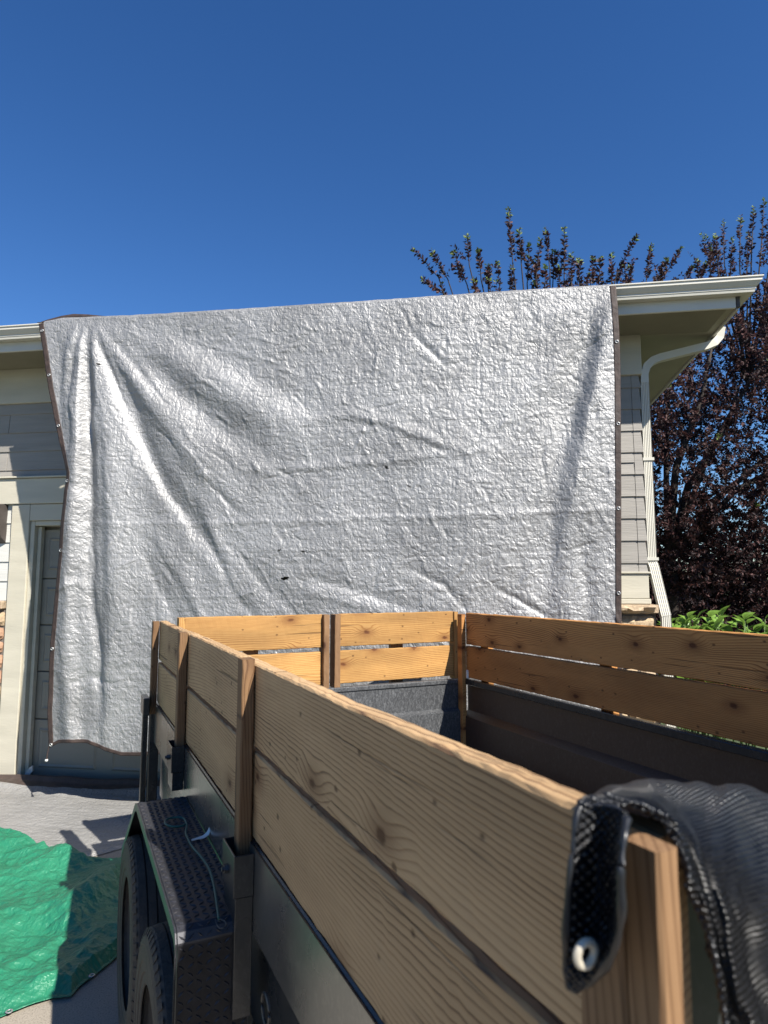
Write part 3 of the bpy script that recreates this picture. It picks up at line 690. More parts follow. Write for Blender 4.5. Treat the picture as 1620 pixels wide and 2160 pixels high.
def tarp_disp(X, Y):
    D = np.zeros(X.shape)
    wx = X + 7 * gnoise(X / 60, Y / 60, 3); wy = Y + 7 * gnoise(X / 60, Y / 60, 4)
    for p, a, wl_, wr_, am in FOLDS: D += fold_field(wx, wy, p, a, wl_, wr_, am)
    for p, a, wl_, wr_ in CREASES:
        q = np.array(p); m_ = (wx > q[:, 0].min() - 22) & (wx < q[:, 0].max() + 22) & (wy > q[:, 1].min() - 22) & (wy < q[:, 1].max() + 22)
        if m_.any(): D[m_] += fold_field(wx[m_], wy[m_], p, a, wl_, wr_, (.1, 1, .1))
    D += .030 * gnoise(X / 260, Y / 300, 5) + .010 * gnoise(X / 95, Y / 110, 6)
    # crinkles: long diagonal creases near the gutter, finer blocky ones below
    up = np.clip((900 - Y) / 240, 0, 1)
    a1 = ridged((X * .80 + Y * .6) / 26, (Y * .8 - X * .6) / 60, 20, 2)
    a2 = ridged(X / 30, Y / 34, 30, 2)
    a3 = ridged((X * .9 - Y * .42) / 34, (Y * .9 + X * .42) / 70, 40, 2)
    D += .0100 * (up * a1 + (.35 + .3 * gnoise(X / 180, Y / 180, 58)) * (1 - up) * a3) + .0045 * a2
    D += .0030 * ridged(X / 12 + .6 * gnoise(X / 30, Y / 30, 57), Y / 13, 50, 2)
    top = np.clip((Y - (683 - (X - 82) * .066)) / 45, 0, 1)     # pinned at the gutter lip
    return D * (.12 + .88 * top)
NU, NV = 620, 500
uh0 = .0098; uh1 = 1 - .0095; vh = 1 - .0080
def tarp_grid(us, vs, off=0.0):
    U, V = np.meshgrid(us, vs); s, z = tarp_points(U, V); X, Y = sz_to_px(s, z)
    D = tarp_disp(X, Y) + off
    D = D + .02 * np.clip(V, 0, 1)
    P = HK + HR * s[..., None] + HN * (TN + D)[..., None]; P = P + np.array([0, 0, 1.]) * z[..., None]
    return P, s, z, X, Y
tarp = empty('silver_tarp', hw(-2.4, TN, 0.45), -_a)
tag(tarp, 'crinkled silver tarp with brown hem hanging from the gutter over the garage front', 'tarp')
Minv = Matrix.LocRotScale(Vector(hw(-2.4, TN, .45)), Euler((0, 0, -_a)), None).inverted()
A3 = np.array(Minv.to_3x3()); T3 = np.array(Minv.translation)
def to_tarp(P): return P @ A3.T + T3
us = np.linspace(uh0, uh1, NU); vs = np.linspace(0, vh, NV)
P, s_, z_, X_, Y_ = tarp_grid(us, vs)
hole = np.ones(X_.shape, bool)
for hx_, hy_, ra, rb, an in [(602, 1219, 9, 3.2, -.12), (815, 986, 5, 2.6, .8), (640, 1163, 4, 2, .3), (212, 770, 4, 2, .2), (590, 1160, 5, 1.5, -.6), (862, 1025, 7, 1.4, .6)]:
    dx = (X_ - hx_) * math.cos(an) + (Y_ - hy_) * math.sin(an); dy = -(X_ - hx_) * math.sin(an) + (Y_ - hy_) * math.cos(an)
    hole &= ((dx / ra) ** 2 + (dy / rb) ** 2) > 1
uvg = np.stack([s_, z_], -1)
# the sheet runs on over the gutter lip and up the roof
nb = 14
back = []
Ptop = P[0]
for i in range(nb, 0, -1):
    t = i / nb; ang = min(1, t * 4) * math.pi / 2 * 1.05
    n_off = -.012 * math.sin(min(ang, math.pi / 2)) - max(0, t - .2) * .55
    z_off = .020 * math.sin(min(1, t * 4) * math.pi / 2) + max(0, t - .2) * .55 * .27
    q = Ptop + HN * n_off + np.array([0, 0, z_off]) + np.array([0, 0, 1.])[None] * (.006 * gnoise(np.arange(NU) / 14. + 50, np.full(NU, i * .4), 8))[:, None]
    back.append(q)
Pall = np.concatenate([np.array(back), P], 0); hall = np.concatenate([np.ones((nb, NU), bool), hole], 0)
uvall = np.concatenate([np.stack([np.stack([s_[0], z_[0] + i * .04], -1) for i in range(nb, 0, -1)]), uvg], 0)
sh = link('sheet', grid_mesh('sheet', to_tarp(Pall), hall, uvall), M['silver'], tarp)
def hem(us, vs, name='hem', off=.0):
    P, s, z, X, Y = tarp_grid(us, vs, off)
    o = link(name, grid_mesh(name, to_tarp(P), None, np.stack([s, z], -1)), M['hem'], tarp)
    sol = o.modifiers.new('solid', 'SOLIDIFY'); sol.thickness = .003; sol.offset = 0
    return o
hem(np.linspace(0, uh0, 6), np.linspace(0, 1, 420))
hem(np.linspace(uh1, 1, 6), np.linspace(0, 1, 420))
hem(np.linspace(uh0, uh1, 500), np.linspace(vh, 1, 5))
# turned-up hem along the upper left corner, standing above the gutter lip
top_pts = [(80, 684, .0), (100, 677, .030), (130, 669, .034), (155, 665, .034), (185, 666, .030), (215, 669, .026), (245, 672, .018), (262, 673, .004)]
rows = []
for x, y, h_ in top_pts:
    p = on_wall(x, y - 3, TN - .03); rows.append((p - np.array([0, 0, h_ * 1.0]) + HN * .012, p - np.array([0, 0, h_ * .4]) + HN * .004, p, p - HN * .03 - np.array([0, 0, .004])))
rows = np.array(rows); tt = np.linspace(0, 1, len(rows)); t2 = np.linspace(0, 1, 60)
rr = np.stack([np.stack([np.interp(t2, tt, rows[:, j, k_]) for k_ in range(3)], -1) for j in range(4)], 0)
o = link('hem', grid_mesh('hem', to_tarp(rr), None, np.zeros((4, 60, 2))), M['hem'], tarp)
sol = o.modifiers.new('solid', 'SOLIDIFY'); sol.thickness = .003
def torus_mesh(name, R, r, n=16, m_=7):
    m = MB(); prof = [(r * math.sin(2 * math.pi * k / m_), R + r * math.cos(2 * math.pi * k / m_)) for k in range(m_ + 1)]; m.lathe(prof, n, 'y'); return m.mesh(name)
gmesh = torus_mesh('grommet', .009, .0032)
gmesh.materials.append(M['alu'])
def tarp_grommet(u, v):
    P, *_ = tarp_grid(np.array([u, u + .0005]), np.array([v, v + .0005])); o = link('grommet', gmesh, None, tarp, True); o.location = Vector(to_tarp(P)[0, 0] + np.array([0, -.004, 0]))
for yy in (725, 899, 1080, 1261):
    zq = hp(1303, yy, TN)[1]; v = (3.66 - zq) / (3.66 - .36); tarp_grommet(.9955, v)
for v in (.02, .135, .262, .40, .56, .78, .995): tarp_grommet(.005, v)
gp0 = to_tarp(tarp_grid(np.array([0.0, .001]), np.array([.995, 1.]))[0])[1, 0]
tie = MB(); tie.tube([gp0 + np.array([.003, 0, .02]), gp0 + np.array([-.006, 0, -.03]), gp0 + np.array([-.012, 0, -.075])], [.003, .004, .006]); tie.build('corner_tie', M['hem'], tarp)
tip = MB(); tip.lathe([(-.012, .002), (-.008, .009), (.006, .010), (.012, .002)], 10, 'x', tuple(gp0 + np.array([-.012, 0, -.085]))); tip.build('corner_toggle', M['whiteplastic'], tarp, True)

# ================================================================== GROUND SHEETS
def ground_patch(xs, top, bot, nx, ny, xr, hfun):
    px = np.linspace(xr[0], xr[1], nx); out = np.zeros((ny, nx, 3)); PX = np.zeros((ny, nx)); PY = np.zeros((ny, nx))
    for i, x in enumerate(px):
        a = np.interp(x, [q[0] for q in top], [q[1] for q in top]); b_ = np.interp(x, [q[0] for q in bot], [q[1] for q in bot])
        pa = at_z(x, a, 0); pb = at_z(x, b_, 0)
        for j in range(ny):
            t = j / (ny - 1); p = pa * (1 - t) + pb * t; out[j, i] = p; PX[j, i] = x; PY[j, i] = a * (1 - t) + b_ * t
    out[..., 2] = hfun(out[..., 0], out[..., 1], np.linspace(0, 1, ny)[:, None] * np.ones((1, nx)), PX)
    return out
# pale sheet lying along the foot of the door
gt_top = [(-400, 1655), (0, 1655), (60, 1660), (345, 1668), (560, 1678)]; gt_bot = [(-400, 1775), (0, 1785), (175, 1815), (340, 1768), (560, 1775)]
def h_sheet(x, y, v, px):
    xr = x * HR[0] + y * HR[1]; yr = x * HN[0] + y * HN[1]
    h = .010 + .010 * np.clip(ridged(xr * 1.6, yr * 9, 60, 3) + .25, 0, 2) + .014 * np.clip(gnoise(xr * 1.3, yr * 4, 63) + .1, 0, 1)
    h += .045 * np.exp(-((v - .10) / .07) ** 2) * np.clip(.55 + 1.3 * gnoise(xr * 1.7, yr * 0 + 3.1, 66), .1, 1.4)
    h += .03 * np.exp(-((v - .01) / .03) ** 2)
    return h * np.clip((1 - v) / .03, .3, 1)
P = ground_patch(None, gt_top, gt_bot, 420, 150, (-400, 560), h_sheet)
c0 = P.reshape(-1, 3).mean(0); c0[2] = 0
gs = empty('ground_tarp', c0); tag(gs, 'wrinkled pale grey tarp spread flat along the foot of the garage door', 'tarp')
rowv = np.linspace(0, 1, P.shape[0])[:, None]; xx = P[..., 0]
lim = .085 + .075 * gnoise(xx * 1.9, xx * 0 + .3, 67) + .03 * gnoise(xx * 6.5, xx * 0 + 1.3, 68)
dark = rowv < lim
hm = P.copy(); hm[..., 2] += np.clip(1 - rowv / np.maximum(lim, .01), 0, 1) * (.035 + .055 * np.clip(gnoise(xx * 2.3, xx * 0 + 5.2, 69) + .15, -.1, 1))
link('sheet', grid_mesh('sheet', hm - c0, ~dark, P[..., :2]), M['sheet'], gs)
link('rolled_edge', grid_mesh('rolled_edge', hm - c0, dark, P[..., :2]), M['brownside'], gs)

# green tarp
gg_top = [(-420, 1700), (0, 1772), (75, 1792), (130, 1815), (165, 1822), (235, 1824), (268, 1832), (285, 1840)]
gg_bot = [(-420, 2330), (-80, 2190), (0, 2152), (60, 2128), (110, 2112), (150, 2108), (166, 2088), (230, 2038), (268, 2004), (285, 1985)]
ln = [at_z(x, y, 0) for x, y in ((-420, 1715), (0, 1786), (70, 1800), (135, 1826), (205, 1850))]
def h_green(x, y, v, px):
    h = .016 + .085 * np.clip(gnoise(x * 2.3, y * 2.6, 70) + .18, 0, 1) + .060 * np.clip(ridged(x * 3.1 + y * .8, y * 3.4 - x, 72, 3), 0, 1) + .022 * ridged(x * 5.5 + y * 2, y * 8, 76, 2) + .007 * ridged(x * 17 - y * 5, y * 19, 79, 2)
    yl = np.interp(x, [q[0] for q in ln], [q[1] for q in ln])
    near = 1 / (1 + np.exp((y - yl) / .006))                 # the near half lies folded over the far flap
    h += near * .045 * np.exp(-((yl - y) / .30)) * np.clip((.1 - (x + 1.2)) / .5, 0, 1)
    h += .07 * np.exp(-(((x - at_z(225, 1900, 0)[0]) / .10) ** 2 + ((y - at_z(225, 1900, 0)[1]) / .25) ** 2))
    e = np.minimum(v, 1 - v); return np.maximum(h * np.clip(e / .06, .22, 1), .006)
P = ground_patch(None, gg_top, gg_bot, 430, 330, (-420, 285), h_green)
c1 = P.reshape(-1, 3).mean(0); c1[2] = 0
gr = empty('green_tarp', c1); tag(gr, 'bright green tarp lying rumpled on the concrete beside the trailer wheels', 'tarp')
o = link('sheet', grid_mesh('sheet', P - c1, None, P[..., :2]), M['green'], gr)
sol = o.modifiers.new('solid', 'SOLIDIFY'); sol.thickness = .002; sol.offset = 1
gflat = MB(); prof = [(.0018 * math.sin(2 * math.pi * k / 7), .010 + .0036 * math.cos(2 * math.pi * k / 7)) for k in range(8)]; gflat.lathe(prof, 16, 'z'); gfm = gflat.mesh('grommet'); gfm.materials.append(M['alu'])
for gx, gy in ((20, 2135), (185, 1827), (210, 2060)):
    q = at_z(gx, gy, .02); j = np.argmin(((P[..., :2] - q[:2]) ** 2).sum(-1)); q = P.reshape(-1, 3)[j]
    o = link('grommet', gfm, None, gr, True); o.location = Vector(q - c1 + np.array([0, 0, .006]))
# pale scrap by the door casing
sc = MB(); q = at_z(58, 1652, .0)
pr = [(-.045, 0), (-.02, .018), (.02, .026), (.05, .055), (.045, .10), (.02, .085), (-.01, .05)]
sc.add([(x, y_, z) for (x, z) in pr for y_ in (-.012 + .2 * z, .0 + .2 * z)], [(0, 2, 4, 6), (6, 8, 10, 12), (0, 6, 12, 12)][:2] + [(1, 7, 5, 3), (7, 13, 11, 9), (0, 1, 3, 2), (2, 3, 5, 4), (4, 5, 7, 6), (6, 7, 9, 8), (8, 9, 11, 10), (10, 11, 13, 12), (12, 13, 1, 0), (0, 6, 12), (1, 13, 7)])
so = sc.build('paper_scrap', M['hose']); so.location = (q[0], q[1], .045); so.rotation_euler = (.2, 0, -.2)
tag(so, 'small pale torn scrap on the dark tarp edge by the door casing', 'scrap')

# ================================================================== TRAILER
KT = .92                          # trailer scaled about the camera so that it clears the tarp
TC = (TR * 1.43 + TL * 2.1) * KT; TZ = CAMZ * (1 - KT) / KT; GL = -TZ
trailer = empty('dump_trailer', TC, TH); trailer.scale = (KT, KT, KT)
tag(trailer, 'black tandem-axle utility trailer with tall wooden plank sides parked before the garage', 'trailer')
OX, OY = 1.43, 2.1
def tx(p): return p - OX
def ty(t): return t - OY
PL, PRt, TF, TN_ = .445, 2.42, 3.85, .415
def tbox(name, p0, p1, t0, t1, z0, z1, mat, bev=.003, par=None):
    m = MB(); cx, cy, cz = tx((p0 + p1) / 2), ty((t0 + t1) / 2), (z0 + z1) / 2
    m.box(-(p1 - p0) / 2, (p1 - p0) / 2, -(t1 - t0) / 2, (t1 - t0) / 2, -(z1 - z0) / 2, (z1 - z0) / 2)
    o = m.build(name, M[mat], par or trailer, bevel=bev); o.location = (cx, cy, cz); return o
def plank(name, length, width, thick, mat, seed, nst=48, rough=.0016, wane=.0, bow=0.0):
    """sawn board, local x along its length, z its width, y its thickness"""
    r = np.random.default_rng(seed); e = .004
    prof = np.array([(-thick / 2, -width / 2 + e), (-thick / 2 + e, -width / 2), (thick / 2 - e, -width / 2), (thick / 2, -width / 2 + e), (thick / 2, -width / 6), (thick / 2, width / 6), (thick / 2, width / 2 - e), (thick / 2 - e, width / 2), (-thick / 2 + e, width / 2), (-thick / 2, width / 2 - e), (-thick / 2, width / 6), (-thick / 2, -width / 6)])
    xs = np.linspace(-length / 2, length / 2, nst + 1); n_ = len(prof); vs = []
    sd_ = seed % 97
    for i, x in enumerate(xs):
        t = 2 * x / length; bw = bow * (1 - t * t)
        for j, (y, z) in enumerate(prof):
            dz = 0; dy = 0
            if j in (6, 7, 8, 9):
                dz = -abs(wane * max(0, float(gnoise(np.array([x * 5 + sd_]), np.array([j * .13]), 90)[0]) * 2.2)) * (1.0 if j in (8, 9) else .45)
                if j in (8, 9): dy = -dz * .8 * (1 if j == 9 else .3)
            vs.append((x, y + dy + r.normal(0, rough * .25) + .004 * math.sin(x * 1.7 + sd_) , z + dz + bw + r.normal(0, rough * .4)))
    fs = [(i * n_ + k, i * n_ + (k + 1) % n_, (i + 1) * n_ + (k + 1) % n_, (i + 1) * n_ + k) for i in range(nst) for k in range(n_)]
    fs += [tuple(range(n_))[::-1], tuple(range(nst * n_, (nst + 1) * n_))]
    m = MB(); m.add(vs, fs); return m.build(name, M[mat], trailer, smooth=False)
BT = 1.43; BG = 1.222; BB = 1.003
# left side: three bays between the stakes, two planks each
bays = [(.415, 1.735), (1.737, 2.815), (2.817, 3.80)]
sd0 = 100
for bi, (t0, t1) in enumerate([(.415, 2.80), (2.803, 3.80)]):
    for zi, (z0, z1) in enumerate(((BG, BT), (BB - .006, BG - .014))):
        sd0 += 13
        o = plank('board', t1 - t0, z1 - z0, .038, 'wood_weathered', sd0, nst=int((t1 - t0) * 46), wane=.0032 if zi == 0 else .002, rough=.0014, bow=-.004)
        o.location = (tx(PL + .019), ty((t0 + t1) / 2), (z0 + z1) / 2); o.rotation_euler = (0, 0, math.pi / 2)
def post(p0, p1, t0, t1, z0, z1, seed, mat='wood_post', name='stake'):
    """upright stake; local x runs up"""
    m = MB(); L = z1 - z0; a = p1 - p0; b_ = t1 - t0; r = random.Random(seed); e = .003
    prof = [(-a / 2 + e, -b_ / 2), (a / 2 - e, -b_ / 2), (a / 2, -b_ / 2 + e), (a / 2, b_ / 2 - e), (a / 2 - e, b_ / 2), (-a / 2 + e, b_ / 2), (-a / 2, b_ / 2 - e), (-a / 2, -b_ / 2 + e)]
    vs = []; ns = 16
    for i in range(ns + 1):
        x = -L / 2 + L * i / ns
        for (y, z) in prof: vs.append((x, z + r.uniform(-.0008, .0008), y + r.uniform(-.0008, .0008)))
    n_ = 8
    fs = [(i * n_ + k, i * n_ + (k + 1) % n_, (i + 1) * n_ + (k + 1) % n_, (i + 1) * n_ + k) for i in range(ns) for k in range(n_)] + [tuple(range(n_))[::-1], tuple(range(ns * n_, (ns + 1) * n_))]
    m.add(vs, fs); o = m.build(name, M[mat], trailer); o.location = (tx((p0 + p1) / 2), ty((t0 + t1) / 2), (z0 + z1) / 2)
    o.matrix_local = Matrix.Translation(o.location) @ Matrix(((0, 0, 1, 0), (0, 1, 0, 0), (1, 0, 0, 0), (0, 0, 0, 1))) @ Matrix.Diagonal((1, 1, -1, 1)); return o
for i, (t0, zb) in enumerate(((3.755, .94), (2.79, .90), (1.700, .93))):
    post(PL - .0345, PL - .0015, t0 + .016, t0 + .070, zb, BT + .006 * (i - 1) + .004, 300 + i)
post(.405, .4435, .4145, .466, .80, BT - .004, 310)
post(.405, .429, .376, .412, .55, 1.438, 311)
# right side
for bi, (t0, t1) in enumerate([(-.0, 3.80)]):
    for zi, (z0, z1) in enumerate(((BG + .002, BT + .004), (BB + .004, BG - .008))):
        sd0 += 17
        o = plank('board', t1 - t0, z1 - z0, .038, 'wood_side', sd0, nst=90, wane=.005, bow=.004)
        o.location = (tx(PRt + .019), ty((t0 + t1) / 2), (z0 + z1) / 2); o.rotation_euler = (0, 0, -math.pi / 2)
for i, t0 in enumerate((3.60, 2.52, 1.45, .25)):
    post(PRt + .0395, PRt + .0785, t0, t0 + .089, .92, BT - .004, 330 + i, 'wood_side')
# front gate: two leaves
for (p0, p1, zo, sdd) in ((.60, 1.43, .002, 401), (1.545, 2.385, .003, 431)):
    for zi, (z0, z1) in enumerate(((1.232 + zo, 1.437 + zo), (1.003 + zo, 1.206 + zo))):
        o = plank('gate_board', p1 - p0, z1 - z0, .038, 'wood_fresh', sdd + zi * 7, nst=40, wane=.004, bow=0)
        o.location = (tx((p0 + p1) / 2), ty(3.93), (z0 + z1) / 2)
for (p0, p1) in ((.562, .598), (1.432, 1.470), (1.505, 1.543), (2.387, 2.418)):
    post(p0, p1, 3.878 if 1 < p0 < 2 else 3.895, 3.968, .985, 1.437, 450 + int(p0 * 10), 'wood_fresh' if p0 < 1 or p0 > 2 else 'wood_post', 'gate_stile')
for p0 in (.95, 1.93): post(p0, p0 + .089, 3.951, 3.989, .97, 1.40, 470 + int(p0 * 10), 'wood_post', 'gate_cleat')
# steel bed: formed side profile (p offset outwards, z)
def side_shell(name, sgn, pbase, t0, t1, mat):
    prof_o = [(0, .985), (0, .965), (-.0, .79), (.045, .755), (.045, .50)]
    th = .004; prof = [(pbase + sgn * q[0], q[1]) for q in prof_o] + [(pbase + sgn * (q[0] + th), q[1] - (.002 if i == 2 else 0)) for i, q in enumerate(prof_o)][::-1]
    m = MB(); m.prism([(tx(a), b_) for a, b_ in prof], 'y', ty(t0), ty(t1)); return m.build(name, M[mat], trailer)
side_shell('side_panel', 1, PL - .006, .42, 3.84, 'plate')
side_shell('side_panel', -1, PRt + .036, .30, 3.84, 'sidesteel')
tbox('top_rail', PL + .000, PL + .045, .42, 3.84, .962, .988, 'steel', .004)
tbox('top_rail', PRt - .012, PRt + .03, .30, 3.84, .962, .999, 'steel', .004)
tbox('lower_rail', PL + .046, PL + .085, .42, 3.84, .50, .60, 'steel', .006)
m = MB(); m.prism([(ty(q[0]), q[1]) for q in [(3.868, .985), (3.868, .80), (3.83, .785), (3.83, .50), (3.836, .50), (3.836, .79), (3.874, .805), (3.874, .985)]], 'x', tx(PL + .05), tx(PRt - .02)); m.build('front_panel', M['bed'], trailer)
tbox('front_rail', PL + .05, PRt - .02, 3.858, 3.91, .962, .990, 'bed', .004)
tbox('deck', PL + .05, PRt - .02, .42, 3.83, .485, .505, 'bed')
tbox('corner_post', PL - .030, PL + .02, 3.80, 3.85, .42, .985, 'steel', .004)
tbox('corner_post', PL - .060, PL - .032, 3.86, 3.90, .42, .97, 'steel', .004)
tbox('corner_post', PRt - .035, PRt - .002, 3.80, 3.856, .50, 1.425, 'wood_side', .003)
tbox('dark_gap_filler', .45, .57, .44, .52, .42, 1.40, 'steel', .004)  # dark block added to fill the shaded opening under the mesh tarp
tbox('corner_bracket', PL - .075, PL - .0425, 3.70, 3.85, .945, 1.035, 'steel', .004)
wp = MB(); wp.box(-.045, .045, -.012, .012, -.028, .028); wo = wp.build('corner_guard', M['whiteplastic'], trailer, bevel=.006, seg=2); wo.location = (tx(PRt + .012), ty(3.815), 1.03); wo.rotation_euler = (0, 0, 1.2)
# frame and axles
for p in (.62, 2.2): tbox('frame_rail', p, p + .06, .35, 3.9, .37, .485, 'steel', .005)
for t0 in (.6, 1.6, 2.6, 3.6): tbox('cross_member', .681, 2.199, t0, t0 + .05, .40, .480, 'steel', .004)
for t0 in (2.105, 2.905):
    m = MB(); m.tube([(tx(.44), ty(t0), .237), (tx(2.44), ty(t0), .237)], .03, 10); m.build('axle', M['steel'], trailer)
# stake pockets with bolts
for t0, z0, z1 in ((1.672, .60, .975), (2.775, .822, .990)):
    m = MB(); a, b_ = tx(PL - .050), tx(PL - .0065)
    m.prism([(a, ty(t0)), (b_, ty(t0)), (b_, ty(t0) + .004), (a + .004, ty(t0) + .004), (a + .004, ty(t0) + .116), (b_, ty(t0) + .116), (b_, ty(t0) + .12), (a, ty(t0) + .12)], 'z', z0, z1 - .10)
    pk = m.build('stake_pocket', M['steel'], trailer, bevel=.0015)
    m = MB(); m.prism([(a - .006, ty(t0) - .006), (b_, ty(t0) - .006), (b_, ty(t0) - .001), (a - .001, ty(t0) - .001), (a - .001, ty(t0) + .122), (b_, ty(t0) + .122), (b_, ty(t0) + .127), (a - .006, ty(t0) + .127)], 'z', z1 - .098, z1)
    m.build('sleeve', M['steel'], pk, bevel=.0015)
    m = MB(); m.lathe([(-.016, .0001), (-.016, .006), (-.010, .006), (-.010, .011), (0, .011)], 6, 'x', (a - .006, ty(t0) + .06, z1 - .05)); m.build('bolt', M['bolt'], pk)
m = MB(); a = tx(PL - .010); prof = [(.0045 * math.cos(q), .0045 * math.sin(q)) for q in np.linspace(0, 2 * math.pi, 7)[:-1]]
for t0, zz in ((1.95, .875), (1.52, .70)):
    m = MB(); pts = [(a - .002, ty(t0) + .03 * math.cos(q), zz + .03 * math.sin(q)) for q in np.linspace(0, 2 * math.pi, 17)]; m.tube(pts, .004, 6, False); m.build('tie_ring', M['bolt'], trailer)
# fender of tread plate
FZ = .82
fpath = [(1.690, .26), (1.690, .792), (1.700, .812), (1.718, FZ), (2.69, FZ), (2.76, .800), (3.27, .46), (3.30, .40)]
def fender(p0, p1, out):
    m = MB(); n_ = len(fpath); th = .005
    prof = fpath + [(q[0], q[1] - th) for q in fpath[::-1]]
    m.prism([(ty(a), b_) for a, b_ in prof], 'x', tx(p0), tx(p1))
    f = m.build('fender', M['tread'], trailer, bevel=.001)
    m = MB(); e = tx(p0) if out < 0 else tx(p1); x0, x1 = (e - .006, e - .001) if out < 0 else (e + .001, e + .006)
    prof = fpath + [(q[0], q[1] - .030) for q in fpath[::-1]]
    m.prism([(ty(a), b_) for a, b_ in prof], 'x', x0, x1); m.build('fender_lip', M['tread'], f, bevel=.001)
    # raised tread bars
    tb = MB(); sp = .0195
    seglen = [(fpath[i], fpath[i + 1]) for i in range(n_ - 1)]
    row = 0
    for a, b_ in seglen:
        d = np.array(b_) - np.array(a); L = np.linalg.norm(d); d = d / L; nn = np.array([-d[1], d[0]])
        for i in range(int(L / sp)):
            row += 1
            for j in range(int((p1 - p0) / sp)):
                px_ = p0 + (j + .5) * (p1 - p0) / int((p1 - p0) / sp); q = np.array(a) + d * (i + .5) * sp
                an = R_(38) if (i + j) % 2 else R_(-38); l_, w_ = .0098, .0028
                du = (math.cos(an), math.sin(an)); dv = (-du[1], du[0])
                cs = []
                for (e1, e2, hh) in ((-1, 0, 0), (0, -1, 0), (1, 0, 0), (0, 1, 0), (-.55, 0, .0022), (.55, 0, .0022)):
                    xx = px_ + du[0] * e1 * l_ + dv[0] * e2 * w_; ss = du[1] * e1 * l_ + dv[1] * e2 * w_
                    r2 = q + d * ss + nn * (hh + .0002); cs.append((tx(xx), ty(r2[0]), r2[1]))
                tb.add(cs, [(0, 1, 4), (1, 5, 4), (1, 2, 5), (2, 3, 5), (3, 4, 5), (3, 0, 4)])
    tag(tb.build('tread_bars', M['tread'], f), kind='stuff')
fender(.265, .436, -1); fender(2.463, 2.66, 1)
# wheels
def tyre_prof(w_, R0):
    h = w_ / 2; pr = [(-h * .62, .235), (-h * .80, .24), (-h * .90, R0 - .155), (-h * .935, R0 - .150), (-h * .93, R0 - .125), (-h * .97, R0 - .120), (-h * .98, R0 - .095), (-h * 1.01, R0 - .090), (-h, R0 - .07), (-h * .985, R0 - .052), (-h * 1.0, R0 - .048), (-h * .96, R0 - .030), (-h * .86, R0 - .014)]
    nr = 5; xs = np.linspace(-h * .80, h * .80, nr * 2 + 1)
    for i in range(nr):
        a = -h * .80 + i * (h * 1.6) / nr; b_ = a + h * 1.6 / nr
        crown = lambda q: R0 - .010 * (q / h) ** 2
        pr += [(a + .003, crown(a)), (b_ - .003, crown(b_))]
        if i < nr - 1: pr += [(b_ - .002, crown(b_) - .009), (b_ + .002, crown(b_) - .009)]
    pr += [(h * .86, R0 - .014), (h * .96, R0 - .035), (h, R0 - .07), (h * .98, R0 - .095), (h * .80, .24), (h * .62, .235)]
    return pr
WR = .380; WZ = WR - TZ
tm = MB(); tm.lathe(tyre_prof(.205, WR), 80, 'x'); tyre_me = tm.mesh('tyre'); tyre_me.materials.append(M['rubber'])
lugs = MB()
for k in range(64):
    t = 2 * math.pi * k / 64
    for sx in (-1, 1):
        cs = []
        for (a, rr_) in ((.0885, WR - .0145), (.0975, WR - .031), (.0975, WR - .023), (.0885, WR - .007)):
            for dt in (-.022, .022): cs.append((sx * a, (rr_) * math.cos(t + dt), rr_ * math.sin(t + dt)))
        lugs.add(cs, [(0, 1, 3, 2), (2, 3, 5, 4), (4, 5, 7, 6), (6, 7, 1, 0), (0, 2, 4, 6), (1, 7, 5, 3)])
lug_me = lugs.mesh('shoulder_lugs'); lug_me.materials.append(M['rubber'])
rm = MB(); rm.lathe([(-.07, .238), (-.06, .226), (-.02, .22), (-.015, .12), (-.045, .10), (-.045, .06), (-.075, .055), (-.078, .0001)], 32, 'x'); rim_me = rm.mesh('rim'); rim_me.materials.append(M['rim'])
for side, pc in ((1, .352), (-1, 2.57)):
    for t0 in (2.105, 2.905):
        wh = link('wheel', rim_me, None, trailer, True); wh.location = (tx(pc), ty(t0), WZ)
        if side < 0: wh.rotation_euler = (0, 0, math.pi)
        ty_o = link('tyre', tyre_me, None, wh, False); tag(link('shoulder_lugs', lug_me, None, wh), kind='stuff')
tbox('tongue', 1.38, 1.48, 3.84, 4.0, .40, .48, 'steel')
for ch in trailer.children: ch.location.z += TZ
FW = CAMZ - (CAMZ - FZ) * KT        # fender top in the world

# ------------------------------------------------------------------ cord on the fender
cd = MB()
lp = [at_z(x, y, FW + .012) for x, y in ((392, 1738), (380, 1743), (362, 1743), (350, 1738), (349, 1731), (358, 1726), (375, 1724), (388, 1727), (394, 1740), (392, 1756), (396, 1768), (405, 1785), (425, 1808), (441, 1832), (450, 1862), (456, 1895), (460, 1925), (462, 1938))]
def smooth(pts, n):
    pts = np.array(pts); t = np.arange(len(pts)); t2 = np.linspace(0, len(pts) - 1, n); out = np.zeros((n, 3))
    for i, u in enumerate(t2):
        k = min(int(u), len(pts) - 2); f = u - k; p0 = pts[max(k - 1, 0)]; p1 = pts[k]; p2 = pts[k + 1]; p3 = pts[min(k + 2, len(pts) - 1)]
        out[i] = .5 * ((2 * p1) + (p2 - p0) * f + (2 * p0 - 5 * p1 + 4 * p2 - p3) * f * f + (3 * p1 - p0 - 3 * p2 + p3) * f ** 3)
    return out
c2 = lp[9].copy(); c2[2] = FW
cord = empty('bungee_cord', c2); tag(cord, 'thin dark green bungee cord with a wire hook lying on the tread-plate fender', 'cord')
sp_ = smooth(lp, 90) - c2; cd.tube([tuple(q) for q in sp_], .0032, 7); cd.build('rope', M['cord'], cord, True)
hk = MB(); e = sp_[-1]; tdir = TR; 
hpts = [e + TL * (-.0) , e - TL * .012 + TR * .008, e - TL * .030 + TR * .010, e - TL * .042 + TR * .004, e - TL * .040 - TR * .006, e - TL * .024 - TR * .009, e - TL * .012 - TR * .010 + np.array([0, 0, .006])]
